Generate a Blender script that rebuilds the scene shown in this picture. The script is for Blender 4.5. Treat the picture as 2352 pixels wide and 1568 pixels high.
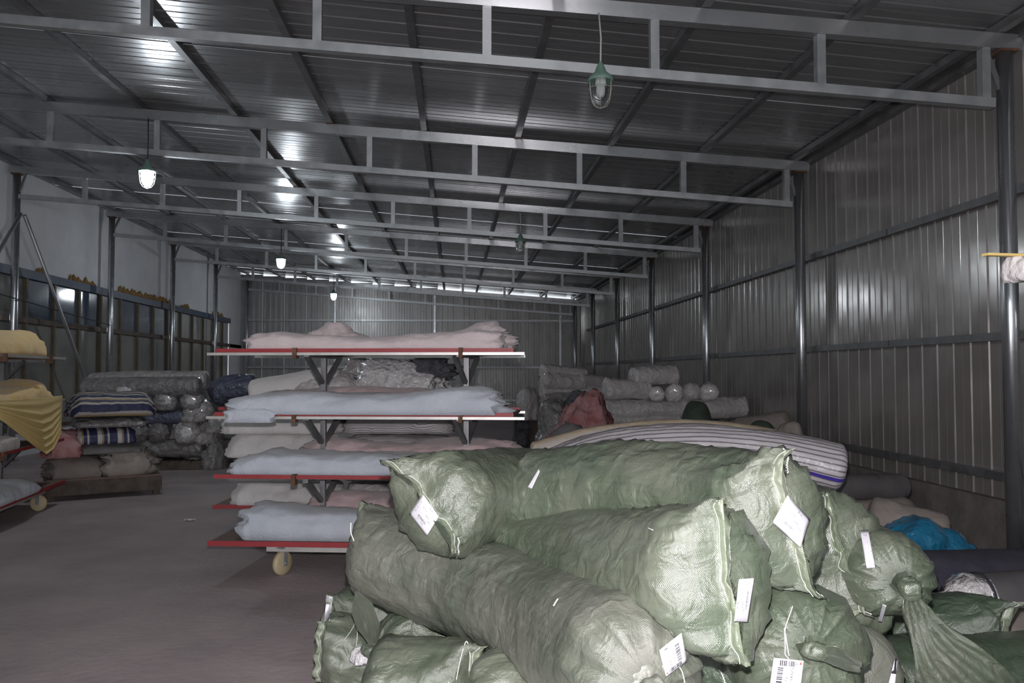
import bpy, math, random
import numpy as np
from mathutils import Vector, Matrix
from mathutils.bvhtree import BVHTree
random.seed(7)
RN = np.random.RandomState(11)
for _o in list(bpy.data.objects): bpy.data.objects.remove(_o)
S = bpy.context.scene
COL = S.collection
PI = math.pi

# ------------------------------------------------------------------ camera, world, lights, exposure
F_PX = 1900.0
PITCH = math.atan(73/F_PX); YAW = math.atan(131*math.cos(PITCH)/F_PX)
CAM = np.array([0.0, 0.0, 1.5])
cam_d = bpy.data.cameras.new('camera'); cam_o = bpy.data.objects.new('camera', cam_d); COL.objects.link(cam_o)
cam_d.sensor_width = 36; cam_d.lens = F_PX/2352*36; cam_d.clip_end = 200
cam_o.location = CAM; cam_o.rotation_euler = (PI/2+PITCH, 0, -YAW)
S.camera = cam_o
S.view_settings.view_transform = 'Standard'; S.view_settings.look = 'None'
S.view_settings.gamma = 1; S.view_settings.use_curve_mapping = False
S.view_settings.exposure = 0.0
W = bpy.data.worlds.new('sky'); S.world = W; W.use_nodes = True
_bg = W.node_tree.nodes['Background']; _bg.inputs[0].default_value = (0.88, 0.94, 1.0, 1); _bg.inputs[1].default_value = 2.3
# the camera's own flash, sitting just above the lens
fl_d = bpy.data.lights.new('camera_flash', 'SPOT'); fl_o = bpy.data.objects.new('camera_flash', fl_d); COL.objects.link(fl_o)
fl_d.energy = 640; fl_d.spot_size = math.radians(100); fl_d.spot_blend = 0.6; fl_d.shadow_soft_size = 0.02
fl_d.color = (1.0, 0.94, 0.97)
fl_o.location = (0.0, 0.05, 1.63); fl_o.rotation_euler = (PI/2, 0, -YAW)

def axes():
    th, ps = PITCH, YAW
    F = np.array([math.sin(ps)*math.cos(th), math.cos(ps)*math.cos(th), math.sin(th)])
    R = np.array([math.cos(ps), -math.sin(ps), 0]); U = np.cross(R, F)
    return F, R, U
AF, AR, AU = axes()
def ray(px, py):
    return AF + AR*(px-1176)/F_PX - AU*(py-784)/F_PX
def at(px, py, Y):
    d = ray(px, py); return CAM + d*(Y/d[1])
def onfloor(px, py, z=0.0):
    d = ray(px, py); return CAM + d*((z-1.5)/d[2])
def K(Y): return Y/F_PX          # metres per pixel at depth Y

# ------------------------------------------------------------------ noise
_perm = RN.permutation(512)
_perm = np.concatenate([_perm, _perm, _perm])
_grad = RN.randn(512, 3); _grad /= np.linalg.norm(_grad, axis=1)[:, None]
def pnoise(P):
    P = np.asarray(P, float); sh = P.shape[:-1]; P = P.reshape(-1, 3)
    I = np.floor(P).astype(int); f = P-I; I &= 511
    w = f*f*f*(f*(f*6-15)+10)
    out = np.zeros(len(P))
    for dx in (0, 1):
        for dy in (0, 1):
            for dz in (0, 1):
                h = _perm[(_perm[(_perm[(I[:, 0]+dx) & 511]+I[:, 1]+dy) & 511]+I[:, 2]+dz) & 511]
                g = _grad[h]
                d = f-np.array([dx, dy, dz])
                wt = (w[:, 0] if dx else 1-w[:, 0])*(w[:, 1] if dy else 1-w[:, 1])*(w[:, 2] if dz else 1-w[:, 2])
                out += wt*(g*d).sum(1)
    return out.reshape(sh)*1.6
def fbm(P, oct=3):
    P = np.asarray(P, float); s = 0; a = 1
    for k in range(oct):
        s = s+a*pnoise(P*(2.03**k)+k*17.3); a *= 0.5
    return s
def ridge(x): return 1-2*np.abs(x)

# ------------------------------------------------------------------ object helpers
def tag(o, label, cat, group=None, kind=None):
    o['label'] = label; o['category'] = cat
    if group: o['group'] = group
    if kind: o['kind'] = kind
    return o
def thing(name, label, cat, loc=(0, 0, 0), rz=0, group=None, kind=None):
    o = bpy.data.objects.new(name, None); COL.objects.link(o)
    o.location = loc; o.rotation_euler = (0, 0, rz); o.empty_display_size = 0.1
    return tag(o, label, cat, group, kind)
def setting(name):
    o = bpy.data.objects.new(name, None); COL.objects.link(o); o['kind'] = 'structure'; return o
def mesh(name, verts, faces, mat, parent=None, smooth=False, uv=None, link=True):
    me = bpy.data.meshes.new(name)
    me.from_pydata([tuple(map(float, v)) for v in verts] if not isinstance(verts, np.ndarray) else verts.reshape(-1, 3).tolist(), [], faces)
    if mat is not None: me.materials.append(mat)
    if smooth: me.polygons.foreach_set('use_smooth', [True]*len(me.polygons))
    if uv is not None:
        uvl = me.uv_layers.new(name='UVMap'); li = np.zeros(len(me.loops), int); me.loops.foreach_get('vertex_index', li)
        uvl.data.foreach_set('uv', np.asarray(uv, float).reshape(-1, 2)[li].ravel())
    me.update()
    o = bpy.data.objects.new(name, me); COL.objects.link(o)
    if parent is not None: o.parent = parent
    return o
class MB:
    def __init__(s): s.v = []; s.f = []
    def add(s, v, f):
        n = len(s.v); s.v += [tuple(map(float, p)) for p in v]; s.f += [tuple(i+n for i in q) for q in f]; return s
    def box(s, a, b):
        x0, y0, z0 = a; x1, y1, z1 = b
        return s.add([(x0,y0,z0),(x1,y0,z0),(x1,y1,z0),(x0,y1,z0),(x0,y0,z1),(x1,y0,z1),(x1,y1,z1),(x0,y1,z1)],
                     [(0,3,2,1),(4,5,6,7),(0,1,5,4),(1,2,6,5),(2,3,7,6),(3,0,4,7)])
    def bar(s, p, q, w, h, up=(0, 0, 1)):
        p = np.array(p, float); q = np.array(q, float); d = q-p; d /= np.linalg.norm(d)
        u = np.array(up, float); sd = np.cross(d, u); sd /= np.linalg.norm(sd); u = np.cross(sd, d)
        vs = []
        for c in (p, q):
            for a, b in ((-1,-1),(1,-1),(1,1),(-1,1)): vs.append(c+sd*a*w/2+u*b*h/2)
        return s.add(vs, [(0,1,2,3),(7,6,5,4),(0,4,5,1),(1,5,6,2),(2,6,7,3),(3,7,4,0)])
    def tube(s, pts, r, n=8, caps=True):
        pts = np.array(pts, float); rr = np.broadcast_to(r, (len(pts),)); T = np.gradient(pts, axis=0)
        T /= np.linalg.norm(T, axis=1)[:, None]+1e-12
        a = np.array([0, 0, 1.0]) if abs(T[0][2]) < .9 else np.array([1.0, 0, 0])
        u = np.cross(T[0], a); u /= np.linalg.norm(u); vs = []; fs = []
        for i, (p, t) in enumerate(zip(pts, T)):
            u = u-t*(u@t); u /= np.linalg.norm(u)+1e-12; w = np.cross(t, u)
            for k in range(n):
                g = 2*PI*k/n; vs.append(p+(u*math.cos(g)+w*math.sin(g))*rr[i])
        m = len(pts)
        for i in range(m-1):
            for k in range(n): fs.append((i*n+k, i*n+(k+1) % n, (i+1)*n+(k+1) % n, (i+1)*n+k))
        if caps: fs.append(tuple(range(n))[::-1]); fs.append(tuple((m-1)*n+k for k in range(n)))
        return s.add(vs, fs)
    def lathe(s, prof, c=(0, 0, 0), axis='z', n=20):
        vs = []; fs = []
        for r, h in prof:
            for k in range(n):
                g = 2*PI*k/n; a, b = r*math.cos(g), r*math.sin(g)
                v = {'z': (a, b, h), 'x': (h, a, b), 'y': (a, h, b)}[axis]
                vs.append((v[0]+c[0], v[1]+c[1], v[2]+c[2]))
        for i in range(len(prof)-1):
            for k in range(n): fs.append((i*n+k, i*n+(k+1) % n, (i+1)*n+(k+1) % n, (i+1)*n+k))
        return s.add(vs, fs)
    def build(s, name, mat, parent=None, smooth=False):
        return mesh(name, s.v, s.f, mat, parent, smooth)
def copy_tree(o, parent=None):
    c = o.copy(); COL.objects.link(c); c.parent = parent
    for ch in list(o.children): copy_tree(ch, c)
    return c

# ------------------------------------------------------------------ materials
def mat(name, col, rough=0.6, metal=0.0, spec=0.5, var=0.0, vscale=3.0, col2=None, bump=0.0, bscale=40.0,
        coat=0.0, sheen=0.0, alpha=1.0, emit=None, est=0.0, stretch=(1, 1, 1), rvar=0.0, coords='Object', detail=4):
    m = bpy.data.materials.new(name); m.use_nodes = True; nt = m.node_tree; N = nt.nodes; Lk = nt.links
    b = N['Principled BSDF']
    b.inputs['Base Color'].default_value = (*col, 1); b.inputs['Roughness'].default_value = rough
    b.inputs['Metallic'].default_value = metal; b.inputs['Specular IOR Level'].default_value = spec
    b.inputs['Coat Weight'].default_value = coat; b.inputs['Sheen Weight'].default_value = sheen
    b.inputs['Alpha'].default_value = alpha
    if emit: b.inputs['Emission Color'].default_value = (*emit, 1); b.inputs['Emission Strength'].default_value = est
    tc = N.new('ShaderNodeTexCoord'); mp = N.new('ShaderNodeMapping'); Lk.new(tc.outputs[coords], mp.inputs[0])
    mp.inputs['Scale'].default_value = stretch
    if col2 is not None or rvar:
        nz = N.new('ShaderNodeTexNoise'); nz.inputs['Scale'].default_value = vscale; nz.inputs['Detail'].default_value = detail
        nz.inputs['Roughness'].default_value = 0.6
        Lk.new(mp.outputs[0], nz.inputs['Vector'])
        if col2 is not None:
            rp = N.new('ShaderNodeValToRGB'); rp.color_ramp.elements[0].position = 0.35; rp.color_ramp.elements[1].position = 0.68
            rp.color_ramp.elements[0].color = (*col, 1); rp.color_ramp.elements[1].color = (*col2, 1)
            Lk.new(nz.outputs['Fac'], rp.inputs[0]); Lk.new(rp.outputs[0], b.inputs['Base Color'])
        if rvar:
            mr = N.new('ShaderNodeMapRange'); mr.inputs['From Min'].default_value = .3; mr.inputs['From Max'].default_value = .7
            mr.inputs['To Min'].default_value = max(rough-rvar, .02); mr.inputs['To Max'].default_value = rough+rvar
            Lk.new(nz.outputs['Fac'], mr.inputs[0]); Lk.new(mr.outputs[0], b.inputs['Roughness'])
    if bump:
        n2 = N.new('ShaderNodeTexNoise'); n2.inputs['Scale'].default_value = bscale; n2.inputs['Detail'].default_value = 3
        Lk.new(mp.outputs[0], n2.inputs['Vector'])
        bp = N.new('ShaderNodeBump'); bp.inputs['Strength'].default_value = 1.0; bp.inputs['Distance'].default_value = bump
        Lk.new(n2.outputs['Fac'], bp.inputs['Height']); Lk.new(bp.outputs[0], b.inputs['Normal'])
    return m
def weave_mat(name, c1, c2, rough=0.34, spec=0.85, pitch=0.0050, depth=0.00032, crumple=0.0062):
    """woven plastic tape: UVs are metres round and along the sack"""
    m = bpy.data.materials.new(name); m.use_nodes = True; nt = m.node_tree; N = nt.nodes; Lk = nt.links
    b = N['Principled BSDF']; b.inputs['Specular IOR Level'].default_value = spec
    uv = N.new('ShaderNodeUVMap'); uv.uv_map = 'UVMap'
    sp = N.new('ShaderNodeSeparateXYZ'); Lk.new(uv.outputs[0], sp.inputs[0])
    def sine(sock):
        mu = N.new('ShaderNodeMath'); mu.operation = 'MULTIPLY'; mu.inputs[1].default_value = 2*PI/pitch; Lk.new(sock, mu.inputs[0])
        si = N.new('ShaderNodeMath'); si.operation = 'SINE'; Lk.new(mu.outputs[0], si.inputs[0]); return si.outputs[0]
    pr = N.new('ShaderNodeMath'); pr.operation = 'MULTIPLY'; Lk.new(sine(sp.outputs[0]), pr.inputs[0]); Lk.new(sine(sp.outputs[1]), pr.inputs[1])
    tc = N.new('ShaderNodeTexCoord')
    n1 = N.new('ShaderNodeTexNoise'); n1.inputs['Scale'].default_value = 3.2; n1.inputs['Detail'].default_value = 6; n1.inputs['Roughness'].default_value = .62
    Lk.new(tc.outputs['Object'], n1.inputs['Vector'])
    rp = N.new('ShaderNodeValToRGB'); e = rp.color_ramp.elements; e[0].position = .36; e[1].position = .66
    e[0].color = (*c1, 1); e[1].color = (*c2, 1); Lk.new(n1.outputs['Fac'], rp.inputs[0])
    # streaks along the tapes
    mp = N.new('ShaderNodeMapping'); mp.inputs['Scale'].default_value = (90, 4, 1); Lk.new(uv.outputs[0], mp.inputs[0])
    n2 = N.new('ShaderNodeTexNoise'); n2.inputs['Scale'].default_value = 1; n2.inputs['Detail'].default_value = 3; Lk.new(mp.outputs[0], n2.inputs['Vector'])
    mx = N.new('ShaderNodeMixRGB'); mx.blend_type = 'OVERLAY'; mx.inputs[0].default_value = .28
    Lk.new(rp.outputs[0], mx.inputs[1]); Lk.new(n2.outputs['Fac'], mx.inputs[2]); 
    mw = N.new('ShaderNodeMapRange'); mw.inputs['From Min'].default_value = -1; mw.inputs['To Min'].default_value = .90; mw.inputs['To Max'].default_value = 1.08
    Lk.new(pr.outputs[0], mw.inputs[0])
    mv = N.new('ShaderNodeMixRGB'); mv.blend_type = 'MULTIPLY'; mv.inputs[0].default_value = 1
    Lk.new(mx.outputs[0], mv.inputs[1]); Lk.new(mw.outputs[0], mv.inputs[2]); Lk.new(mv.outputs[0], b.inputs['Base Color'])
    mr = N.new('ShaderNodeMapRange'); mr.inputs['From Min'].default_value = .3; mr.inputs['From Max'].default_value = .7
    mr.inputs['To Min'].default_value = rough-.08; mr.inputs['To Max'].default_value = rough+.12
    Lk.new(n1.outputs['Fac'], mr.inputs[0]); Lk.new(mr.outputs[0], b.inputs['Roughness'])
    n3 = N.new('ShaderNodeTexNoise'); n3.inputs['Scale'].default_value = 14; n3.inputs['Detail'].default_value = 5; n3.inputs['Distortion'].default_value = .8
    Lk.new(tc.outputs['Object'], n3.inputs['Vector'])
    b1 = N.new('ShaderNodeBump'); b1.inputs['Distance'].default_value = crumple*2.2; Lk.new(n3.outputs['Fac'], b1.inputs['Height'])
    b2 = N.new('ShaderNodeBump'); b2.inputs['Distance'].default_value = depth; Lk.new(pr.outputs[0], b2.inputs['Height']); Lk.new(b1.outputs[0], b2.inputs['Normal'])
    Lk.new(b2.outputs[0], b.inputs['Normal'])
    b.inputs['Coat Weight'].default_value = .8; b.inputs['Coat Roughness'].default_value = .33; b.inputs['Coat IOR'].default_value = 1.58; Lk.new(b2.outputs[0], b.inputs['Coat Normal'])
    return m
def stripe_mat(name, cols, period, axis=0, rough=.6, coat=0.0, band=None):
    """woven stripes across UV axis; cols = [(position, colour)] constant ramp"""
    m = bpy.data.materials.new(name); m.use_nodes = True; nt = m.node_tree; N = nt.nodes; Lk = nt.links
    b = N['Principled BSDF']; b.inputs['Roughness'].default_value = rough; b.inputs['Coat Weight'].default_value = coat
    uv = N.new('ShaderNodeUVMap'); uv.uv_map = 'UVMap'; sp = N.new('ShaderNodeSeparateXYZ'); Lk.new(uv.outputs[0], sp.inputs[0])
    md = N.new('ShaderNodeMath'); md.operation = 'DIVIDE'; md.inputs[1].default_value = period; Lk.new(sp.outputs[axis], md.inputs[0])
    fr = N.new('ShaderNodeMath'); fr.operation = 'FRACT'; Lk.new(md.outputs[0], fr.inputs[0])
    rp = N.new('ShaderNodeValToRGB'); rp.color_ramp.interpolation = 'CONSTANT'; e = rp.color_ramp.elements
    while len(e) < len(cols): e.new(0.5)
    for k, (p, c) in enumerate(cols): e[k].position = p; e[k].color = (*c, 1)
    Lk.new(fr.outputs[0], rp.inputs[0]); Lk.new(rp.outputs[0], b.inputs['Base Color'])
    if band:
        p0, p1, bc = band; g1 = N.new('ShaderNodeMath'); g1.operation = 'GREATER_THAN'; g1.inputs[1].default_value = p0; Lk.new(sp.outputs[axis], g1.inputs[0])
        g2 = N.new('ShaderNodeMath'); g2.operation = 'LESS_THAN'; g2.inputs[1].default_value = p1; Lk.new(sp.outputs[axis], g2.inputs[0])
        mu = N.new('ShaderNodeMath'); mu.operation = 'MULTIPLY'; Lk.new(g1.outputs[0], mu.inputs[0]); Lk.new(g2.outputs[0], mu.inputs[1])
        mx = N.new('ShaderNodeMixRGB'); Lk.new(mu.outputs[0], mx.inputs[0]); Lk.new(rp.outputs[0], mx.inputs[1]); mx.inputs[2].default_value = (*bc, 1); Lk.new(mx.outputs[0], b.inputs['Base Color'])
    tc = N.new('ShaderNodeTexCoord'); n2 = N.new('ShaderNodeTexNoise'); n2.inputs['Scale'].default_value = 25; Lk.new(tc.outputs['Object'], n2.inputs['Vector'])
    bp = N.new('ShaderNodeBump'); bp.inputs['Distance'].default_value = .006; Lk.new(n2.outputs['Fac'], bp.inputs['Height']); Lk.new(bp.outputs[0], b.inputs['Normal'])
    return m

M = {}
M['concrete'] = mat('concrete', (.34, .29, .29), .75, col2=(.47, .405, .40), vscale=1.3, bump=.004, bscale=18, rvar=.12, detail=9, spec=.35)
M['curb'] = mat('curb', (.13, .12, .11), .9, col2=(.2, .185, .17), vscale=5, bump=.006, bscale=30)
M['roof_metal'] = mat('roof_metal', (.30, .305, .31), .27, metal=.6, col2=(.37, .375, .38), vscale=.9, bump=.006, bscale=1.7, rvar=.06, stretch=(.35, 1, 1))
M['wall_metal'] = mat('wall_metal', (.33, .312, .292), .20, metal=.45, col2=(.40, .38, .36), vscale=1.2, bump=.006, bscale=1.6, rvar=.06, stretch=(1, 1, .35))
M['back_metal'] = mat('back_wall_metal', (.30, .295, .285), .36, metal=.45, col2=(.37, .36, .35), vscale=1.2, bump=.014, bscale=2.2, rvar=.08, stretch=(1, 1, .35))
M['steel'] = mat('steel', (.40, .42, .43), .42, metal=.65, col2=(.52, .53, .54), vscale=7, bump=.001, bscale=12, rvar=.1)
M['steel_dark'] = mat('steel_dark', (.16, .16, .165), .45, metal=.6, col2=(.26, .26, .265), vscale=5, rvar=.1)
M['rafter'] = mat('rafter', (.46, .475, .485), .27, metal=.8, col2=(.55, .56, .57), vscale=2, bump=.001, bscale=3, rvar=.03)
M['chrome'] = mat('chrome', (.62, .64, .66), .30, metal=.9, col2=(.5, .52, .54), vscale=4, rvar=.05)
M['rust'] = mat('rust', (.09, .045, .025), .85, col2=(.18, .10, .06), vscale=20, bump=.003)
M['plaster'] = mat('plaster', (.66, .67, .69), .9, col2=(.76, .77, .78), vscale=1.5, bump=.003, bscale=10)
M['blue_paint'] = mat('blue_paint', (.05, .075, .12), .5, col2=(.08, .105, .145), vscale=3)
M['brown_frame'] = mat('brown_frame', (.06, .042, .035), .6, col2=(.13, .09, .06), vscale=6)
M['mullion'] = mat('mullion', (.10, .085, .06), .6, col2=(.16, .12, .07), vscale=6)
M['pane'] = mat('pane', (.17, .175, .17), .12, spec=.8, col2=(.27, .27, .24), vscale=.8, bump=.004, bscale=1.2, rvar=.05)
M['pane_blue'] = mat('pane_blue', (.05, .07, .11), .10, spec=.8, col2=(.11, .14, .18), vscale=.9, bump=.004, bscale=1.2)
M['foam'] = mat('foam', (.20, .12, .04), .9, col2=(.34, .20, .07), vscale=14)
M['lit'] = mat('lit', (1, 1, 1), .5, emit=(.86, .93, 1.0), est=300)
M['lamp_green'] = mat('lamp_green', (.16, .27, .22), .5, col2=(.20, .32, .27), vscale=10)
M['lamp_white'] = mat('lamp_white', (.75, .76, .74), .5)
M['wire'] = mat('wire', (.42, .44, .38), .4, metal=.3)
M['cord'] = mat('cord', (.5, .5, .45), .6)
M['black_cord'] = mat('black_cord', (.03, .03, .03), .6)
def glass_mat():
    m = bpy.data.materials.new('clear_glass'); m.use_nodes = True; b = m.node_tree.nodes['Principled BSDF']
    b.inputs['Transmission Weight'].default_value = 1; b.inputs['Roughness'].default_value = .03; b.inputs['IOR'].default_value = 1.1
    b.inputs['Base Color'].default_value = (.9, .95, .95, 1); return m
M['glass'] = glass_mat()
M['bag'] = weave_mat('green_woven', (.100, .132, .088), (.165, .186, .138))
M['seam_weave'] = weave_mat('sewn_hem', (.20, .25, .165), (.30, .34, .25), rough=.3)
M['bag_dust'] = weave_mat('green_woven_dusty', (.112, .135, .100), (.19, .195, .16), rough=.42)
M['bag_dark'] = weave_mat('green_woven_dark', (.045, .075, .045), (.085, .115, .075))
M['seam'] = mat('seam', (.30, .36, .24), .35, bump=.002, bscale=200, spec=.8)
M['thread'] = mat('thread', (.72, .74, .70), .7)
M['paper'] = mat('paper', (.80, .79, .84), .6)
M['ink'] = mat('ink', (.04, .04, .05), .6)
M['ink_grey'] = mat('ink_grey', (.22, .22, .25), .6)
M['ink_red'] = mat('ink_red', (.7, .06, .05), .6)
M['tie_plastic'] = mat('tie_plastic', (.60, .60, .58), .3)
M['pink'] = mat('pink_cloth', (.61, .525, .53), .9, sheen=.3, col2=(.69, .60, .60), vscale=4, bump=.005, bscale=60)
M['pink2'] = mat('rose_cloth', (.46, .34, .345), .9, sheen=.3, col2=(.56, .44, .44), vscale=6, bump=.005, bscale=60)
M['blue'] = mat('blue_cloth', (.48, .525, .585), .9, sheen=.3, col2=(.55, .59, .645), vscale=4, bump=.005, bscale=60)
M['white'] = mat('white_cloth', (.60, .585, .575), .9, sheen=.3, col2=(.68, .665, .65), vscale=4, bump=.005, bscale=40)
M['white_wrap'] = mat('white_wrapped_cloth', (.50, .48, .475), .35, coat=.5, col2=(.60, .575, .57), vscale=6, bump=0.031, bscale=16)
M['yellow'] = mat('yellow_cloth', (.84, .55, .17), .85, sheen=.3, col2=(.88, .62, .23), vscale=3, bump=.002, bscale=60)
M['yellow_thin'] = mat('thin_yellow_cloth', (.74, .56, .22), .75, col2=(.80, .62, .27), vscale=3, bump=.001, bscale=60)
M['red'] = mat('red_paint', (.36, .035, .04), .5, col2=(.28, .03, .035), vscale=10)
M['board_under'] = mat('board', (.16, .11, .09), .8, col2=(.22, .15, .12), vscale=4)
M['alu'] = mat('alu', (.62, .60, .57), .38, metal=.5, col2=(.5, .48, .45), vscale=8)
M['wheel'] = mat('wheel', (.50, .43, .27), .55, col2=(.42, .36, .22), vscale=10)
M['plastic'] = mat('grey_wrapped', (.17, .165, .165), .28, coat=.8, col2=(.25, .24, .235), vscale=9, bump=0.047, bscale=13)
M['plastic_pale'] = mat('pale_wrapped', (.30, .285, .28), .28, coat=.8, col2=(.42, .40, .39), vscale=8, bump=0.052, bscale=13)
M['plastic_blue'] = mat('navy_wrapped', (.075, .085, .13), .35, coat=.6, col2=(.12, .13, .18), vscale=9, bump=0.047, bscale=13)
M['film'] = mat('plastic_film', (.55, .54, .54), .2, coat=1, col2=(.68, .67, .67), vscale=9, bump=0.052, bscale=18)
M['dark_cloth'] = mat('dark_cloth', (.05, .05, .06), .9, col2=(.12, .12, .13), vscale=10, bump=.01, bscale=14)
M['grey_cloth'] = mat('grey_cloth', (.155, .15, .15), .9, col2=(.22, .21, .21), vscale=6, bump=.008, bscale=20)
M['red_cloth'] = mat('red_cloth', (.34, .10, .10), .85, col2=(.48, .30, .30), vscale=4, bump=.03, bscale=14)
M['beige'] = mat('beige_cloth', (.28, .245, .215), .85, col2=(.36, .32, .28), vscale=5, bump=.008, bscale=14)
M['tan'] = mat('tan_cloth', (.22, .19, .17), .9, col2=(.28, .245, .22), vscale=5, bump=.006, bscale=20)
M['teal'] = mat('dark_green_cloth', (.035, .05, .035), .8, col2=(.06, .08, .06), vscale=7, bump=.006, bscale=20)
M['blue_bag'] = mat('blue_plastic', (.012, .13, .24), .3, coat=.5, col2=(.02, .18, .32), vscale=5, bump=.035, bscale=12)
M['navy'] = mat('navy_roll', (.045, .045, .065), .75, col2=(.07, .068, .09), vscale=8)
M['roll_grey'] = mat('grey_roll', (.085, .082, .085), .7, col2=(.12, .115, .115), vscale=5)
M['wood'] = mat('wood', (.30, .22, .14), .8, col2=(.40, .30, .20), vscale=8, stretch=(6, 1, 1))
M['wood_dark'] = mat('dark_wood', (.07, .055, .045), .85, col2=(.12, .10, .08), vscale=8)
M['stick'] = mat('yellow_stick', (.62, .45, .16), .6)
M['stripe_fine'] = stripe_mat('fine_grey_stripes', [(0, (.56, .53, .53)), (.62, (.22, .21, .23))], .022, 0)
M['stripe_big'] = stripe_mat('mattress_stripes', [(0, (.47, .45, .46)), (.74, (.17, .165, .19))], .046, 0, .4, .3)
M['stripe_tan'] = stripe_mat('tan_stripes', [(0, (.44, .40, .36)), (.45, (.50, .42, .30)), (.7, (.42, .36, .28)), (.92, (.10, .09, .28))], .22, 0, .4, .3)
M['stripe_navy'] = stripe_mat('navy_tan_stripes', [(0, (.03, .035, .09)), (.38, (.45, .42, .36)), (.52, (.06, .06, .10)), (.72, (.34, .25, .13)), (.85, (.42, .40, .38))], .26, 0, .6)
M['stripe_bold'] = stripe_mat('navy_white_bold_stripes', [(0, (.03, .035, .09)), (.40, (.50, .48, .46)), (.62, (.30, .22, .12)), (.72, (.03, .035, .09)), (.9, (.45, .43, .40))], .22, 1, .6)

# ------------------------------------------------------------------ soft shapes
CAPS = []                                       # (polyline, radius) of everything soft built so far
def spline(pts, n):
    P = np.array(pts, float)
    if len(P) == 2: t = np.linspace(0, 1, n)[:, None]; return P[0]*(1-t)+P[1]*t
    Q = np.vstack([2*P[0]-P[1], P, 2*P[-1]-P[-2]]); out = []
    ts = np.linspace(0, len(P)-1-1e-9, n)
    for t in ts:
        i = int(t); f = t-i; a, b, c, d = Q[i:i+4]
        out.append(.5*((2*b)+(-a+c)*f+(2*a-5*b+4*c-d)*f*f+(-a+3*b-3*c+d)*f**3))
    return np.array(out)
def push_out(V, caps, gap=.002, pw=1.0):
    for poly, r in caps:
        lo = poly.min(0)-r-.02; hi = poly.max(0)+r+.02
        idx = np.where(((V > lo) & (V < hi)).all(1))[0]
        if not len(idx): continue
        Q = V[idx]; D = np.full(len(Q), 9.0); C = np.zeros_like(Q)
        for a, b in zip(poly[:-1], poly[1:]):
            ab = b-a; t = np.clip(((Q-a)@ab)/(ab@ab), 0, 1); c = a+t[:, None]*ab
            d = np.linalg.norm(Q-c, axis=1); m = d < D; D[m] = d[m]; C[m] = c[m]
        m = D < r+gap
        if m.any():
            dirv = (Q[m]-C[m])/(D[m][:, None]+1e-9)
            V[idx[m]] = Q[m]+dirv*((r+gap-D[m])*pw)[:, None]
    return V
BVH = {}
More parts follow.
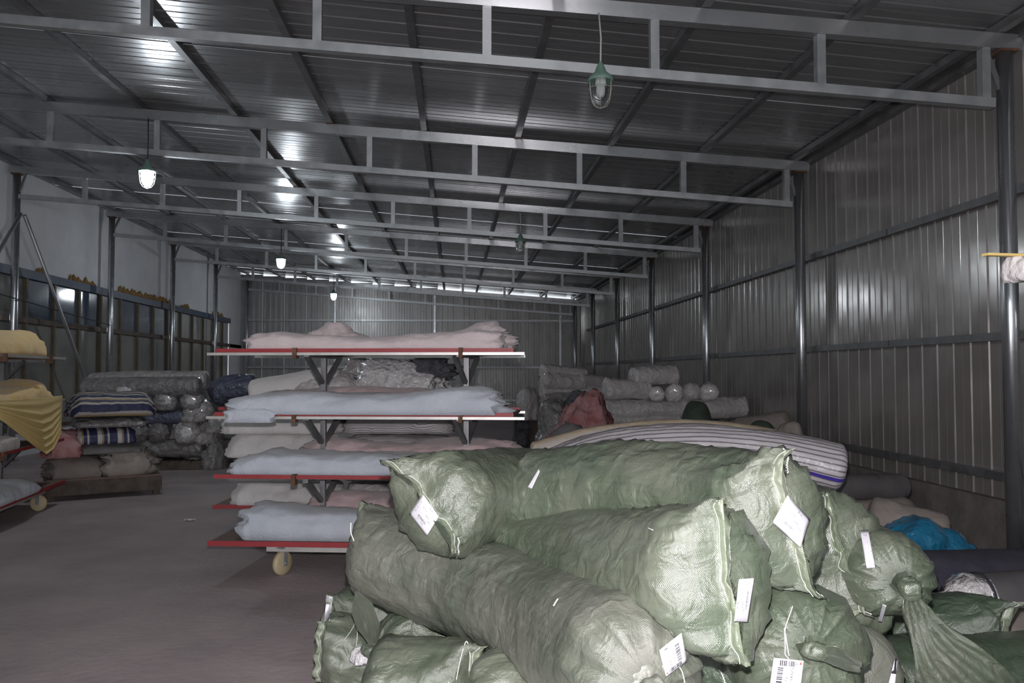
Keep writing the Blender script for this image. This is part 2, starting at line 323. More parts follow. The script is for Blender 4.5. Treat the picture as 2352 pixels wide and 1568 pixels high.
def sack(name, pts, r, e0, e1, seed, mt, parent=None, wr=1.0, nb=64, nu=54, flat=.82, caps=None, reg=True, ry=1.0, floor=True, wcr=1.0):
    """closed tube along a spine; ends: ('seam', angle, ear) | ('tie', neck) | ('round', squareness)"""
    sp = spline(pts, 60); seg = np.linalg.norm(np.diff(sp, axis=0), axis=1); cum = np.concatenate([[0], np.cumsum(seg)]); L = cum[-1]
    def ctr(s):
        s = np.asarray(s, float); o = np.stack([np.interp(s, cum, sp[:, k]) for k in range(3)], -1)
        d0 = (sp[1]-sp[0])/seg[0]; d1 = (sp[-1]-sp[-2])/seg[-1]
        o = o+np.minimum(s, 0)[..., None]*d0+np.maximum(s-L, 0)[..., None]*d1
        return o
    def elen(e): return {'seam': .80, 'tie': 1.15, 'round': .45}[e[0]]*r
    rings = []      # s, par, per, phi, u, end
    def end_rings(e, n):
        out = []
        for u in np.linspace(0, 1, n):
            a = u*PI/2
            if e[0] == 'seam': out.append((elen(e)*math.sin(a), 1+.10*math.sin(a)**4, max(math.cos(a)**.85, .04), e[1], u, e))
            elif e[0] == 'tie':
                nk = e[1]/r; w_ = nk+(1-nk)*(1-u**1.9)**1.25 if u < .985 else nk; out.append((elen(e)*(u*.62+.38*math.sin(a)), w_, w_, 0, u, e))
            else:
                q = e[1]; out.append((elen(e)*math.sin(a)**(1.0), max(math.cos(a)**q, .01), max(math.cos(a)**q, .01), 0, u, e))
        if e[0] == 'seam':
            for k in (1, 2, 3): out.append((elen(e)+.012*k, 1.10+.012*k, .022, e[1], 1.0, e))
        return out
    a0 = end_rings(e0, 20); a1 = end_rings(e1, 20)
    for t in reversed(a0[1:]): rings.append((elen(e0)-t[0], *t[1:], 0))
    for s in np.linspace(elen(e0), L-elen(e1), nu): rings.append((s, 1, 1, 0, 0, ('body',), 0))
    for t in a1[1:]: rings.append((L-elen(e1)+t[0], *t[1:], 1))
    ns = len(rings); beta = np.linspace(0, 2*PI, nb, endpoint=False)
    ss = np.array([q[0] for q in rings]); CC = ctr(ss); eps = .01; T = ctr(ss+eps)-ctr(ss-eps); T /= np.linalg.norm(T, axis=1)[:, None]
    up = np.array([0, 0, 1.0]); E1 = np.cross(T, up); E1 /= np.linalg.norm(E1, axis=1)[:, None]; E2 = np.cross(E1, T)
    V = np.zeros((ns, nb, 3)); UV = np.zeros((ns, nb, 2)); so = seed*7.31
    for i, (s, pa, pe, phi, u, e, side) in enumerate(rings):
        x = np.cos(beta)*r; y = np.sin(beta)*r*ry
        y = np.where(y < -flat*r, -flat*r+(y+flat*r)*.25, y)
        ax = np.zeros(nb)
        if e[0] == 'seam':
            c, sn = math.cos(phi), math.sin(phi); p = x*c+y*sn; q = -x*sn+y*c; pr = p/r
            fw = u**2; p2 = p*pa; q2 = q*pe
            fold = .035*r/.2*u*pnoise(np.stack([pr*5.5+so, np.full(nb, u*1.2), np.full(nb, so)], -1))
            q2 = q2+fold*(1 if u < 1 else 1)*(1-.4*u)+(.05*math.sin(3*s*9+so)*0)
            ax = e[2]*np.abs(pr)**5*fw*(1 if side else -1)
            sd = 1 if side else -1
            ax = ax-.22*r*np.abs(pr)**2.5*math.sin(u*PI/2)**2*sd+.02*pnoise(np.stack([pr*3+so, np.full(nb, 1.7), np.full(nb, so)], -1))*fw*sd
            ear = 0
            for sg in (-1, 1):       # creases fanning out from each ear
                dz = (1-u)*elen(e)+.012; dx = r*(1.08-sg*pr); dd = np.sqrt(dz*dz+dx*dx); an = np.arctan2(dz, dx)
                ear = ear+ridge(np.mod(an*3.4+.8*pnoise(np.stack([np.full(nb, so+sg), dd*9, an*2], -1)), 1)-.5)*np.exp(-dd/.13)*np.clip(dd/.03, 0, 1)
            q2 = q2+np.sign(q)*ear*.016*r/.2
            x = p2*c-q2*sn; y = p2*sn+q2*c
        elif e[0] == 'tie':
            k = 1+u**.7*.17*ridge(np.mod(beta*11/(2*PI)+.35*np.sin(beta*2+so)+.12*np.sin(beta*5+so)+.15*u, 1)-.5)+u**.6*.09*ridge(np.mod(beta*23/(2*PI)+.5*np.sin(beta*3+so), 1)-.5)
            k = k+u*.10*pnoise(np.stack([np.cos(beta)*3.1+so, np.sin(beta)*3.1, np.full(nb, u)], -1))
            x = x*pa*k; y = y*pe*k
            ax = (1 if side else -1)*r*math.sin(PI*min(u*1.05, 1))**.7*(.13*ridge(np.mod(beta*13/(2*PI)+.35*np.sin(beta*2+so)+.25*u, 1)-.5)+.07*ridge(np.mod(beta*29/(2*PI)+.6*np.sin(beta*3+so), 1)-.5))
        else:
            x = x*pa; y = y*pe
        V[i] = CC[i]+E1[i]*x[:, None]+E2[i]*y[:, None]+T[i]*ax[:, None]
        UV[i, :, 0] = beta*r; UV[i, :, 1] = s if e[0] == 'body' else ((L-elen(e)+u*1.35*r+max(s-L, 0)) if side else (elen(e)-u*1.35*r+min(s, 0)))
    # outward direction
    O = V-CC[:, None]; O /= np.linalg.norm(O, axis=2)[..., None]+1e-9
    B, SS = np.meshgrid(beta, ss)
    cyl = np.stack([np.cos(B)*r*6.5+so, np.sin(B)*r*6.5+so*.7, SS*2.3], -1)
    big = fbm(cyl*.45, 2)*.020
    wk = ridge(fbm(cyl*1.7+np.stack([SS*1.2, SS*0, B*0], -1), 2))*.006
    fine = ridge(pnoise(cyl*4.1+wk[..., None]*60))*.0032
    wq = np.stack([cyl[..., 0]*.9+SS*2.2, cyl[..., 1]*.9-SS*1.1, SS*1.3+so], -1); wq = wq+.6*pnoise(wq*1.3)[..., None]
    crease = np.clip(1-np.abs(pnoise(wq*1.15))*7, 0, 1)*np.clip(.5+pnoise(wq*.5+9)*1.6, 0, 1)
    fine = fine+crease*.0075*wcr
    amp = np.array([q[2]**.5 if q[5][0] != 'tie' else max(q[2], .3) for q in rings])[:, None]
    endw = np.array([1+1.9*q[4] for q in rings])[:, None]
    V += O*((big+(wk+fine)*endw)*amp*wr*(r/.2))[..., None]
    sh = V.shape; F = V.reshape(-1, 3)
    if caps is not False: F = push_out(F, CAPS if caps is None else caps)
    if floor: F[:, 2] = np.maximum(F[:, 2], .004)
    faces = [(i*nb+k, i*nb+(k+1) % nb, (i+1)*nb+(k+1) % nb, (i+1)*nb+k) for i in range(ns-1) for k in range(nb)]
    faces.append(tuple(range(nb))[::-1]); faces.append(tuple((ns-1)*nb+k for k in range(nb)))
    # flip check: outward
    a, b, c = F[faces[ns//2*nb][0]], F[faces[ns//2*nb][1]], F[faces[ns//2*nb][2]]
    nrm = np.cross(b-a, c-a)
    if nrm@(a-CC[ns//2]) < 0: faces = [q[::-1] for q in faces]
    o = mesh(name, F, faces, mt, parent, True, UV.reshape(-1, 2))
    fixuv(o, r)
    if e0[0] == 'seam' or e1[0] == 'seam':
        o.data.materials.append(M['seam_weave']); mi = np.zeros(len(o.data.polygons), int)
        if e0[0] == 'seam': mi[:3*nb] = 1
        if e1[0] == 'seam': mi[(ns-4)*nb:(ns-1)*nb] = 1; mi[-1] = 1
        o.data.polygons.foreach_set('material_index', mi)
    if reg: CAPS.append((spline([ctr(.8*r), *[ctr(L*k/4) for k in (1, 2, 3)], ctr(L-.8*r)], 9), r*.97))
    o['_n'] = (ns, nb); 
    return o, F.reshape(sh), rings, CC, T
def fixuv(o, r):
    me = o.data; n = len(me.loops); uv = np.zeros(n*2); me.uv_layers[0].data.foreach_get('uv', uv); uv = uv.reshape(-1, 2)
    q = (n//4)*4; nq = sum(1 for p in me.polygons if len(p.vertices) == 4); U_ = uv[:nq*4, 0].reshape(-1, 4)
    w = 2*PI*r; bad = (U_.max(1)-U_.min(1)) > w/2
    U_[bad] = np.where(U_[bad] < w/2, U_[bad]+w, U_[bad]); uv[:nq*4, 0] = U_.ravel()
    me.uv_layers[0].data.foreach_set('uv', uv.ravel())
def heap(name, x0, x1, y0, y1, z0, prof, seed, mt, parent=None, layers=0, ruff=.02, sq=.55, nx=90, nb=44, endr=.06, wr=1.0, caps=False, slope=0.0):
    """cloth lying in a long pile; prof = [(t, height)]; the side shows folded layers"""
    t = np.linspace(0, 1, nx); t = .5-.5*np.cos(t*PI)*(.25)-.0 + (t-.5)*.75 if False else t
    tp = np.array([p[0] for p in prof]); hp = np.array([p[1] for p in prof])
    tt = np.linspace(0, 1, nx)
    tt = np.where(tt < .5, .5*(2*tt)**1.5, 1-.5*(2*(1-tt))**1.5)
    k = np.interp(tt, tp, hp); kern = np.ones(5)/5; H = np.convolve(np.pad(k, 2, 'edge'), kern, 'valid')
    L = x1-x0; X = x0+L*tt
    de = np.minimum(tt, 1-tt)*L; er = np.clip(de/endr, 0, 1); er = np.sqrt(1-(1-er)**2)
    be = np.linspace(0, 2*PI, nb, endpoint=False)
    V = np.zeros((nx, nb, 3)); so = seed*5.17
    cb, sb = np.cos(be), np.sin(be)
    yc, hd = (y0+y1)/2, (y1-y0)/2
    px = np.sign(cb)*np.abs(cb)**sq; pz = np.where(sb > 0, np.abs(sb)**sq, -.0*sb)
    for i in range(nx):
        V[i, :, 0] = X[i]; V[i, :, 1] = yc+px*hd*(.25+.75*er[i]); V[i, :, 2] = z0+slope*(tt[i]-.5)+pz*H[i]*(.12+.88*er[i])
    P = V*np.array([1, 1, 1])
    n1 = fbm(np.stack([P[..., 0]*3+so, P[..., 1]*5, P[..., 2]*7], -1), 3)
    lay = ridge(pnoise(np.stack([P[..., 0]*1.2+so, P[..., 1]*.8, P[..., 2]*(layers if layers else 14)], -1)))
    ed = np.exp(-np.minimum(tt, 1-tt)*L/.10)[:, None]
    out = np.stack([np.zeros(V.shape[:2]), np.broadcast_to(px, V.shape[:2]), np.broadcast_to(pz*.7, V.shape[:2])], -1)
    up = (pz > .02)[None, :]
    n2 = ridge(pnoise(np.stack([P[..., 0]*9+so, P[..., 1]*14, P[..., 2]*22+n1*2], -1)))
    cr_ = np.clip(1-np.abs(pnoise(np.stack([P[..., 0]*4+so, P[..., 1]*6-P[..., 0]*2, P[..., 2]*12+n1], -1)))*6, 0, 1)
    V += out*((n1*.022+lay*.009+n2*.005-cr_*.007)*wr*up)[..., None]
    V[..., 0] += (fbm(np.stack([P[..., 0]*0+so+tt[:, None]*3, P[..., 1]*9, P[..., 2]*38], -1), 2)*ruff*1.8+lay*ruff*.8)*ed*np.where(tt > .5, 1, -1)[:, None]
    V[..., 2] = np.maximum(V[..., 2], z0-.006+slope*(tt[:, None]-.5)*1)
    F = V.reshape(-1, 3)
    if caps: F = push_out(F, CAPS)
    faces = [(i*nb+k, (i+1)*nb+k, (i+1)*nb+(k+1) % nb, i*nb+(k+1) % nb) for i in range(nx-1) for k in range(nb)]
    faces.append(tuple(range(nb))); faces.append(tuple((nx-1)*nb+k for k in range(nb))[::-1])
    a, b, c = F[faces[nx//2*nb+nb//4][0]], F[faces[nx//2*nb+nb//4][1]], F[faces[nx//2*nb+nb//4][2]]
    if np.cross(b-a, c-a)[2] < 0: faces = [q[::-1] for q in faces]
    uv = np.stack([V[..., 2]*1.0+np.abs(V[..., 1]-y0)*1.0, V[..., 0]], -1)
    return mesh(name, F, faces, mt, parent, True, uv.reshape(-1, 2))
def mound(name, c, rx, ry, h, seed, mt, parent=None, wr=1.0, n=36, m=20, pw=.8, folds=0.0, rz=0.0, base=0.0):
    """a crumpled heap"""
    th = np.linspace(0, 2*PI, n, endpoint=False); ph = np.linspace(0, 1, m); so = seed*3.3
    T_, P_ = np.meshgrid(th, ph); rr = np.cos(P_*PI/2)**pw; zz = np.sin(P_*PI/2)
    D = np.stack([np.cos(T_)*rr, np.sin(T_)*rr, zz], -1)
    k = 1+.16*fbm(D*1.6+so, 3)*wr+.07*ridge(pnoise(D*5+so))*wr+folds*ridge(pnoise(np.stack([np.cos(T_)*3.2, np.sin(T_)*3.2, P_*1.1+so], -1)))*.3*(1-P_)
    V = D*np.array([rx, ry, h]); Q = V*np.array([7, 7, 7])+so; fr = np.clip(1-P_, 0, 1)**.5
    V = V*np.stack([k, k, 1+.08*min(wr, 1)*pnoise(D*1.3+so)], -1)
    V += np.stack([D[..., 0]*fr, D[..., 1]*fr, .7+0*fr], -1)*(wr*.05*min(1, rx*4)*(fbm(Q*.8, 2)+.5*ridge(pnoise(Q*1.3))))[..., None]
    V[-1] = V[-1].mean(0); V[..., 2] = np.maximum(V[..., 2], 0); V[0, :, 2] = -base
    cr, sr = math.cos(rz), math.sin(rz); V = np.stack([V[..., 0]*cr-V[..., 1]*sr, V[..., 0]*sr+V[..., 1]*cr, V[..., 2]], -1)+np.array(c)
    F = V.reshape(-1, 3)
    faces = [(i*n+k2, i*n+(k2+1) % n, (i+1)*n+(k2+1) % n, (i+1)*n+k2) for i in range(m-1) for k2 in range(n)]
    faces.append(tuple(range(n))[::-1])
    uv = np.stack([T_*rx, P_*h], -1)
    return mesh(name, F, faces, mt, parent, True, uv.reshape(-1, 2))
def drape(name, grid, mt, parent=None, thick=.004):
    """cloth sheet from an (n,m,3) array of points, given a thickness"""
    G = np.array(grid, float); n, m = G.shape[:2]
    du = np.gradient(G, axis=0); dv = np.gradient(G, axis=1); Nn = np.cross(du, dv); Nn /= np.linalg.norm(Nn, axis=2)[..., None]+1e-9
    A = (G+Nn*thick/2).reshape(-1, 3); B = (G-Nn*thick/2).reshape(-1, 3); V = np.vstack([A, B]); o = n*m; f = []
    for i in range(n-1):
        for k in range(m-1):
            a, b, c, d = i*m+k, (i+1)*m+k, (i+1)*m+k+1, i*m+k+1
            f.append((a, b, c, d)); f.append((o+d, o+c, o+b, o+a))
    for i in range(n-1):
        a, b = i*m, (i+1)*m; f.append((a, o+a, o+b, b)); a, b = i*m+m-1, (i+1)*m+m-1; f.append((b, o+b, o+a, a))
    for k in range(m-1):
        a, b = k, k+1; f.append((b, o+b, o+a, a)); a, b = (n-1)*m+k, (n-1)*m+k+1; f.append((a, o+a, o+b, b))
    U_, V_ = np.meshgrid(np.linspace(0, 1, m), np.linspace(0, 1, n)); uv = np.stack([U_, V_], -1).reshape(-1, 2)
    return mesh(name, V, f, mt, parent, True, np.vstack([uv, uv]))
def bvh_of(objs):
    vs = []; fs = []
    for o in objs:
        n = len(vs); mw = o.matrix_world
        vs += [tuple(v.co) for v in o.data.vertices]; fs += [tuple(i+n for i in p.vertices) for p in o.data.polygons]
    return BVHTree.FromPolygons(vs, fs)
def hit(bv, px, py, lift=.004):
    d = Vector(ray(px, py)).normalized(); loc, nrm, ix, dist = bv.ray_cast(Vector(CAM), d)
    if loc is None: return None
    if nrm.dot(d) > 0: nrm = -nrm
    return np.array(loc+nrm*lift-d*lift*.5)

# ------------------------------------------------------------------ the shell
XR, XL, YB, SL = 4.42, -7.60, 6.3, .0724
def skew(X): return (XR-X)*.042          # frames sit slightly out of square
def zc(X): return 4.10+SL*(XR-X)         # underside of the rafters
Y0, Y1 = -6.0, 30.55
XW, XWL = 4.60, -7.86
fl = MB().box((XWL-.3, Y0, -.2), (XW+.3, Y1+.9, 0)).build('floor', M['concrete']); fl['kind'] = 'structure'

def sheet_mesh(name, pitch, ribs, length, mt, rib=.026):
    """profiled sheet: ribs run along local X (0..length), profile across local Y, ribs stand up along Z"""
    pr = []
    for k in range(ribs):
        y = k*pitch
        pr += [(y, 0), (y+pitch*.40, 0), (y+pitch*.43, .0025), (y+pitch*.46, 0), (y+pitch*.885, 0), (y+pitch*.92, rib), (y+pitch*.96, rib), (y+pitch*.995, 0)]
    pr.append((ribs*pitch+.012, 0))
    nx = 7; vs = []; fs = []
    for i in range(nx):
        for (y, z) in pr: vs.append((length*i/(nx-1), y, z))
    m = len(pr)
    for i in range(nx-1):
        for k in range(m-1): fs.append((i*m+k, (i+1)*m+k, (i+1)*m+k+1, i*m+k+1))
    me = bpy.data.meshes.new(name); me.from_pydata(vs, [], fs); me.materials.append(mt); me.update(); return me
PITCHR = .258
ceil = setting('ceiling')
LR = math.hypot(XW-XWL, SL*(XW-XWL))
me = sheet_mesh('roof_sheet', PITCHR, 4, LR, M['roof_metal'], .012)
ang = math.atan(SL); nsh = int((Y1+.6-Y0)/(4*PITCHR))+1
for k in range(nsh):
    o = bpy.data.objects.new('roof_sheet', me); COL.objects.link(o); o.parent = ceil
    o.location = (XWL, Y0+k*4*PITCHR, zc(XWL)+.205+random.uniform(-.002, .002)); o.rotation_euler = (random.uniform(-.004, .004), ang, 0)
pm = MB()
def cpurlin(mb, x, ya, yb, z, w=.05, h=.075):
    mb.box((x-w/2, ya, z), (x+w/2, yb, z+.004)); mb.box((x-w/2, ya, z), (x-w/2+.004, yb, z+h)); mb.box((x-w/2, ya, z+h-.004), (x+w/2, yb, z+h))
for k in range(11):
    x = XR-.06-k*1.19
    mb = MB().box((x-.036, Y0, zc(x)+.128), (x+.036, Y1+.2, zc(x)+.196)); mb.build('purlin', M['steel_dark'], ceil)
    if k in (3, 5, 6, 8):
        for j in range(1, 7):       # rusty welds where purlin crosses rafter
            y = YB+4*(j-1)+skew(x)
            if (j+k) % 2: MB().box((x-.045, y-.07, zc(x)+.12), (x+.045, y+.05, zc(x)+.15)).build('weld_plate', M['rust'], ceil)

wr_ = setting('wall_right')
hz = zc(XW)+.26-.42
me = sheet_mesh('wall_sheet', PITCHR, 4, hz, M['wall_metal'], .011)
for k in range(nsh):
    o = bpy.data.objects.new('wall_sheet', me); COL.objects.link(o); o.parent = wr_
    o.rotation_euler = (0, -PI/2, random.uniform(-.003, .003)); o.location = (XW+.03, Y0+k*4*PITCHR, .42)   # ribs stand to -x
for z in (.64, 1.81, 2.99):
    for j in range(-2, 7):
        ya = YB-4+4*j-1.9; MB().box((XW-.06, max(Y0, ya), z-.035), (XW-.006, min(ya+3.97, Y1), z+.035)).build('girt', M['steel_dark'], wr_)
MB().box((XW-.05, Y0, 0), (XW+.25, Y1+.3, .44)).build('masonry_curb', M['curb'], wr_)

MB().box((XW-.10, Y0, zc(XW)+.10), (XW-.01, Y1, zc(XW)+.235)).build('eave_angle', M['steel_dark'], wr_)
wb = setting('wall_back')
me = sheet_mesh('wall_sheet', .20, 4, 4.08, M['back_metal'], .016)
k = 0; x = XWL
while x < XW-.05:
    h = zc(x+.8)+(.15 if x > -1.2 else .20)
    o = bpy.data.objects.new('wall_sheet', me); COL.objects.link(o); o.parent = wb
    o.matrix_world = Matrix.Translation((x, Y1+.10+skew(x)*.5, 0)) @ Matrix(((0, 1, 0, 0), (0, 0, -1, 0), (1, 0, 0, 0), (0, 0, 0, 1))) @ Matrix.Diagonal((h/4.08, 1, 1, 1))
    x += .8; k += 1
for z in (.5, 1.72, 3.45):
    MB().bar((XL, Y1+.04+skew(XL)*.5, z), (XR, Y1+.02, z), .05, .07).build('girt', M['steel'], wb)
for x in (-4.4, -.75, 3.9):
    MB().bar((x, Y1-.02+skew(x)*.5, 0), (x, Y1-.02+skew(x)*.5, zc(x)), .07, .07, (0, 1, 0)).build('stud', M['chrome'], wb)

# left wall: plaster above, a long framed glazing band below, ending short of the corner
wl = setting('wall_left')
YG0, YG1 = Y0, 29.4
ztop = zc(XWL)+.26
MB().box((XWL-.25, Y0, 3.40), (XWL, Y1+.9, ztop)).build('plaster_band', M['plaster'], wl)
MB().box((XWL-.25, YG1, 0), (XWL, Y1+.9, 3.40)).build('plaster_pier', M['plaster'], wl)
MB().box((XWL-.25, Y0, 0), (XWL, YG1, .45)).build('sill_wall', M['plaster'], wl)
MB().box((XWL-.05, Y0, 3.24), (XWL+.06, YG1, 3.40)).build('top_rail', M['blue_paint'], wl)
for j in range(-3, 6):
    ya = 14.8+4*j
    MB().box((XWL-.05, max(Y0, ya+.04), 2.42), (XWL+.05, min(ya+3.96, YG1), 2.52)).build('middle_rail', M['brown_frame'], wl)
MB().box((XWL-.05, Y0, .45), (XWL+.05, YG1, .52)).build('bottom_rail', M['brown_frame'], wl)
wn = setting('window_1')
wn['label'] = 'long band of dark dusty glass panes in rusty mullions on the left wall'
y = Y0+.3; k = 0
while y < YG1-.2:
    MB().box((XWL-.04, y-.035, .52), (XWL+.035, y+.035, 3.24)).build('mullion', M['mullion'], wn)
    y2 = min(y+1.07, YG1)
    blue = (14.9 < y < 24)
    MB().box((XWL-.03, y+.035, 2.52), (XWL-.018, y2-.035, 3.24)).build('pane', M['pane_blue'] if blue and k % 4 != 3 else M['pane'], wn)
    MB().box((XWL-.03, y+.035, .52), (XWL-.018, y2-.035, 2.42)).build('pane', M['pane'], wn)
    y = y2 if y2 < YG1 else YG1; k += 1
# expanding foam squeezed out above the rail
fm = MB()
y = 13.6
while y < 28.6:
    if pnoise(np.array([[y*.55, 3.1, .4]]))[0] > -.05:
        h = random.uniform(.05, .17); w = random.uniform(.03, .07)
        fm.lathe([(w, 0), (w*1.1, h*.3), (w*.6, h*.6), (w*.35, h*.85), (.003, h)], (XWL+.03, y, 3.395), n=7)
        y += random.uniform(.07, .16)
    else: y += .25
o = fm.build('foam_bead', M['foam'], wl, True); o['kind'] = 'stuff'
# rear end wall behind the camera, with the wide loading doorway
rw = setting('wall_front')
me = sheet_mesh('wall_sheet', .258, 4, 4.08, M['wall_metal'])
x = XWL
while x < XW-.05:
    if True:
        lo = 0 if (x < -6.8 or x > 3.4) else 3.6
        h = zc(x+.5)+.1-lo
        o = bpy.data.objects.new('wall_sheet', me); COL.objects.link(o); o.parent = rw
        o.matrix_world = Matrix.Translation((x, Y0, lo)) @ Matrix(((0, 1, 0, 0), (0, 0, 1, 0), (1, 0, 0, 0), (0, 0, 0, 1))) @ Matrix.Diagonal((h/4.08, 1, 1, 1))
    x += 4*.258

# ------------------------------------------------------------------ columns and roof frames
ordn = ['nearest', 'second', 'third', 'fourth', 'fifth', 'sixth', 'farthest']
def column(x, y, h, label, group):
    t = thing('steel_column', label, 'column', (x, y, 0), 0, group)
    MB().lathe([(.001, .01), (.064, .01), (.064, h-.02), (.001, h-.02)], n=24).build('shaft', M['chrome'], t, True).data.polygons
    MB().box((-.1, -.1, 0), (.1, .1, .012)).build('base_plate', M['steel_dark'], t)
    MB().box((-.075, -.075, h-.022), (.075, .075, h-.002)).build('cap_plate', M['rust'], t)
    return t
for j in range(-2, 7):
    y = YB+4*j
    if j >= 0: column(XR, y, zc(XR), ('%s chrome pipe column along the corrugated right wall' % ordn[j]), 'columns along the right wall')
ordl = ['nearest', 'second', 'third', 'fourth', 'farthest']
for j in range(2, 7):
    y = YB+4*j+skew(XL)
    column(XL, y, zc(XL), '%s chrome pipe column along the glazed left wall' % ordl[j-2], 'columns along the left wall')
def frame(j):
    y0 = YB+4*j; lab = ['nearest', 'second', 'third', 'fourth', 'fifth', 'sixth', 'farthest'][j]
    t = thing('roof_truss', '%s galvanised steel truss spanning under the sheet roof' % lab, 'truss', (XR, y0, zc(XR)), 0, 'trusses under the roof')
    def p(X, dz): return np.array([X-XR, skew(X), zc(X)-zc(XR)+dz])
    xa, xb = XL-.12, XR+.12
    MB().bar(p(xa, .062), p(xb, .062), .10, .124, (0, 0, 1)).build('top_chord', M['rafter'], t)
    MB().bar(p(XL+.05, -.40), p(XR-.10, -.44), .075, .075).build('bottom_chord', M['steel'], t)
    x = XR-.17; k = 0
    while x > XL:
        zb = -.44+(XR-x)/12*.04
        MB().bar(p(x, zb+.036), p(x, 0), .07, .07, (0, 1, 0)).build('web_post', M['steel'], t)
        x -= 1.335; k += 1
    MB().bar(p(XR-.17, 0)+np.array([.0, -.0, 0]), p(XR-.05, -.32), .045, .045, (0, 1, 0)).build('gusset', M['steel_dark'], t)
    MB().bar(p(XL+.17, 0), p(XL+.05, -.32), .045, .045, (0, 1, 0)).build('gusset', M['steel_dark'], t)
for j in range(0, 7): frame(j)
for ya, yb, s, lab in ((14.8, 18.8, 1, 'slanting steel brace falling away from the nearest left column'), (14.8, 10.8, -1, 'slanting steel brace falling from the nearest left column towards the camera')):
    mb = MB().tube([(XL+.115, ya+s*.06, 4.25), (XL+.115, yb-s*.25, .05)], .032, 10)
    tag(mb.build('steel_brace', M['steel'], None, True), lab, 'brace', 'braces at the left wall')

# ------------------------------------------------------------------ pendant lamps
def lamp(x, y, z, ztop, lit, label):
    t = thing('pendant_lamp', label, 'lamp', (x, y, z), 0, 'bulkhead pendant lamps')
    MB().lathe([(.012, .155), (.018, .14), (.03, .12), (.045, .075), (.085, .04), (.098, .02), (.102, 0), (.096, -.004), (.088, .004), (.02, .03)], n=28).build('lamp_shade', M['lamp_green'], t, True)
    MB().lathe([(.001, .03), (.048, .03), (.050, -.03), (.046, -.034), (.001, -.034)], n=20).build('lamp_holder', M['lamp_white'], t, True)
    gl = [(.074, 0), (.075, -.03), (.074, -.08), (.066, -.13), (.05, -.165), (.025, -.187), (.002, -.192)]
    MB().lathe(gl, n=24).build('bulb' if lit else 'glass_jar', M['lit'] if lit else M['glass'], t, True)
    if not lit:
        MB().lathe([(.036, -.03), (.040, -.07), (.036, -.11), (.02, -.13), (.001, -.134)], n=18).build('bulb', M['lamp_white'], t, True)
    mb = MB()
    for k in range(6):
        a = k*PI/3+.3; pr = [(.098, 0), (.094, -.05), (.09, -.10), (.078, -.155), (.05, -.195), (.012, -.212)]
        mb.tube([(r*math.cos(a), r*math.sin(a), h) for r, h in pr], .0032, 6)
    g = np.linspace(0, 2*PI, 25); mb.tube([(.091*math.cos(a), .091*math.sin(a), -.06) for a in g], .003, 6); mb.tube([(.014*math.cos(a), .014*math.sin(a), -.212) for a in g], .003, 6)
    mb.build('wire_cage', M['wire'], t, True)
    MB().tube([(0, 0, .15), (.004, 0, .15+(ztop-z-.15)*.5), (-.012 if not lit else 0, 0, ztop-z)], .007, 8).build('cord', M['cord'] if not lit else M['black_cord'], t, True)
LXL, LXR = -3.86, 1.14
for (j, X, lit, lab) in ((0, LXR, 0, 'unlit green caged pendant lamp hanging large at the nearest truss'), (2, LXR, 0, 'small unlit caged pendant lamp hanging at the third truss'),
                         (1, LXL, 1, 'brightest and nearest of the three lit white pendant lamps'), (3, LXL, 1, 'middle one of the three lit white pendant lamps'),
                         (5, LXL, 1, 'farthest of the three lit white pendant lamps, low over the pink cloth')):
    y = YB+4*j+skew(X)+.02; z = (3.80 if X > 0 else 4.03)
    lamp(X, y-.08, z, zc(X)+.01, lit, lab)
# cables
def cable(label, pts, r, m, n=60):
    o = MB().tube(spline(pts, n), r, 6).build('cable', m, None, True); return tag(o, label, 'cable')
x = XR-.06-9*1.19+.08
cable('pale electric cable sagging loosely under a purlin at upper left', [(x, 6.6, zc(x)+.10), (x-.02, 7.6, zc(x)+.03), (x+.06, 8.4, zc(x)-.02), (x+.05, 9.2, zc(x)-.05), (x, 10.4, zc(x)+.1)], .011, M['cord'])
cable('thin dark cable sagging in front of the glazed left wall', [(XL+.1, 10, 3.3), (XL+.1, 12.4, 2.95), (XL+.1, 14.6, 2.78), (XL+.08, 18.6, 2.55)], .010, M['black_cord'])

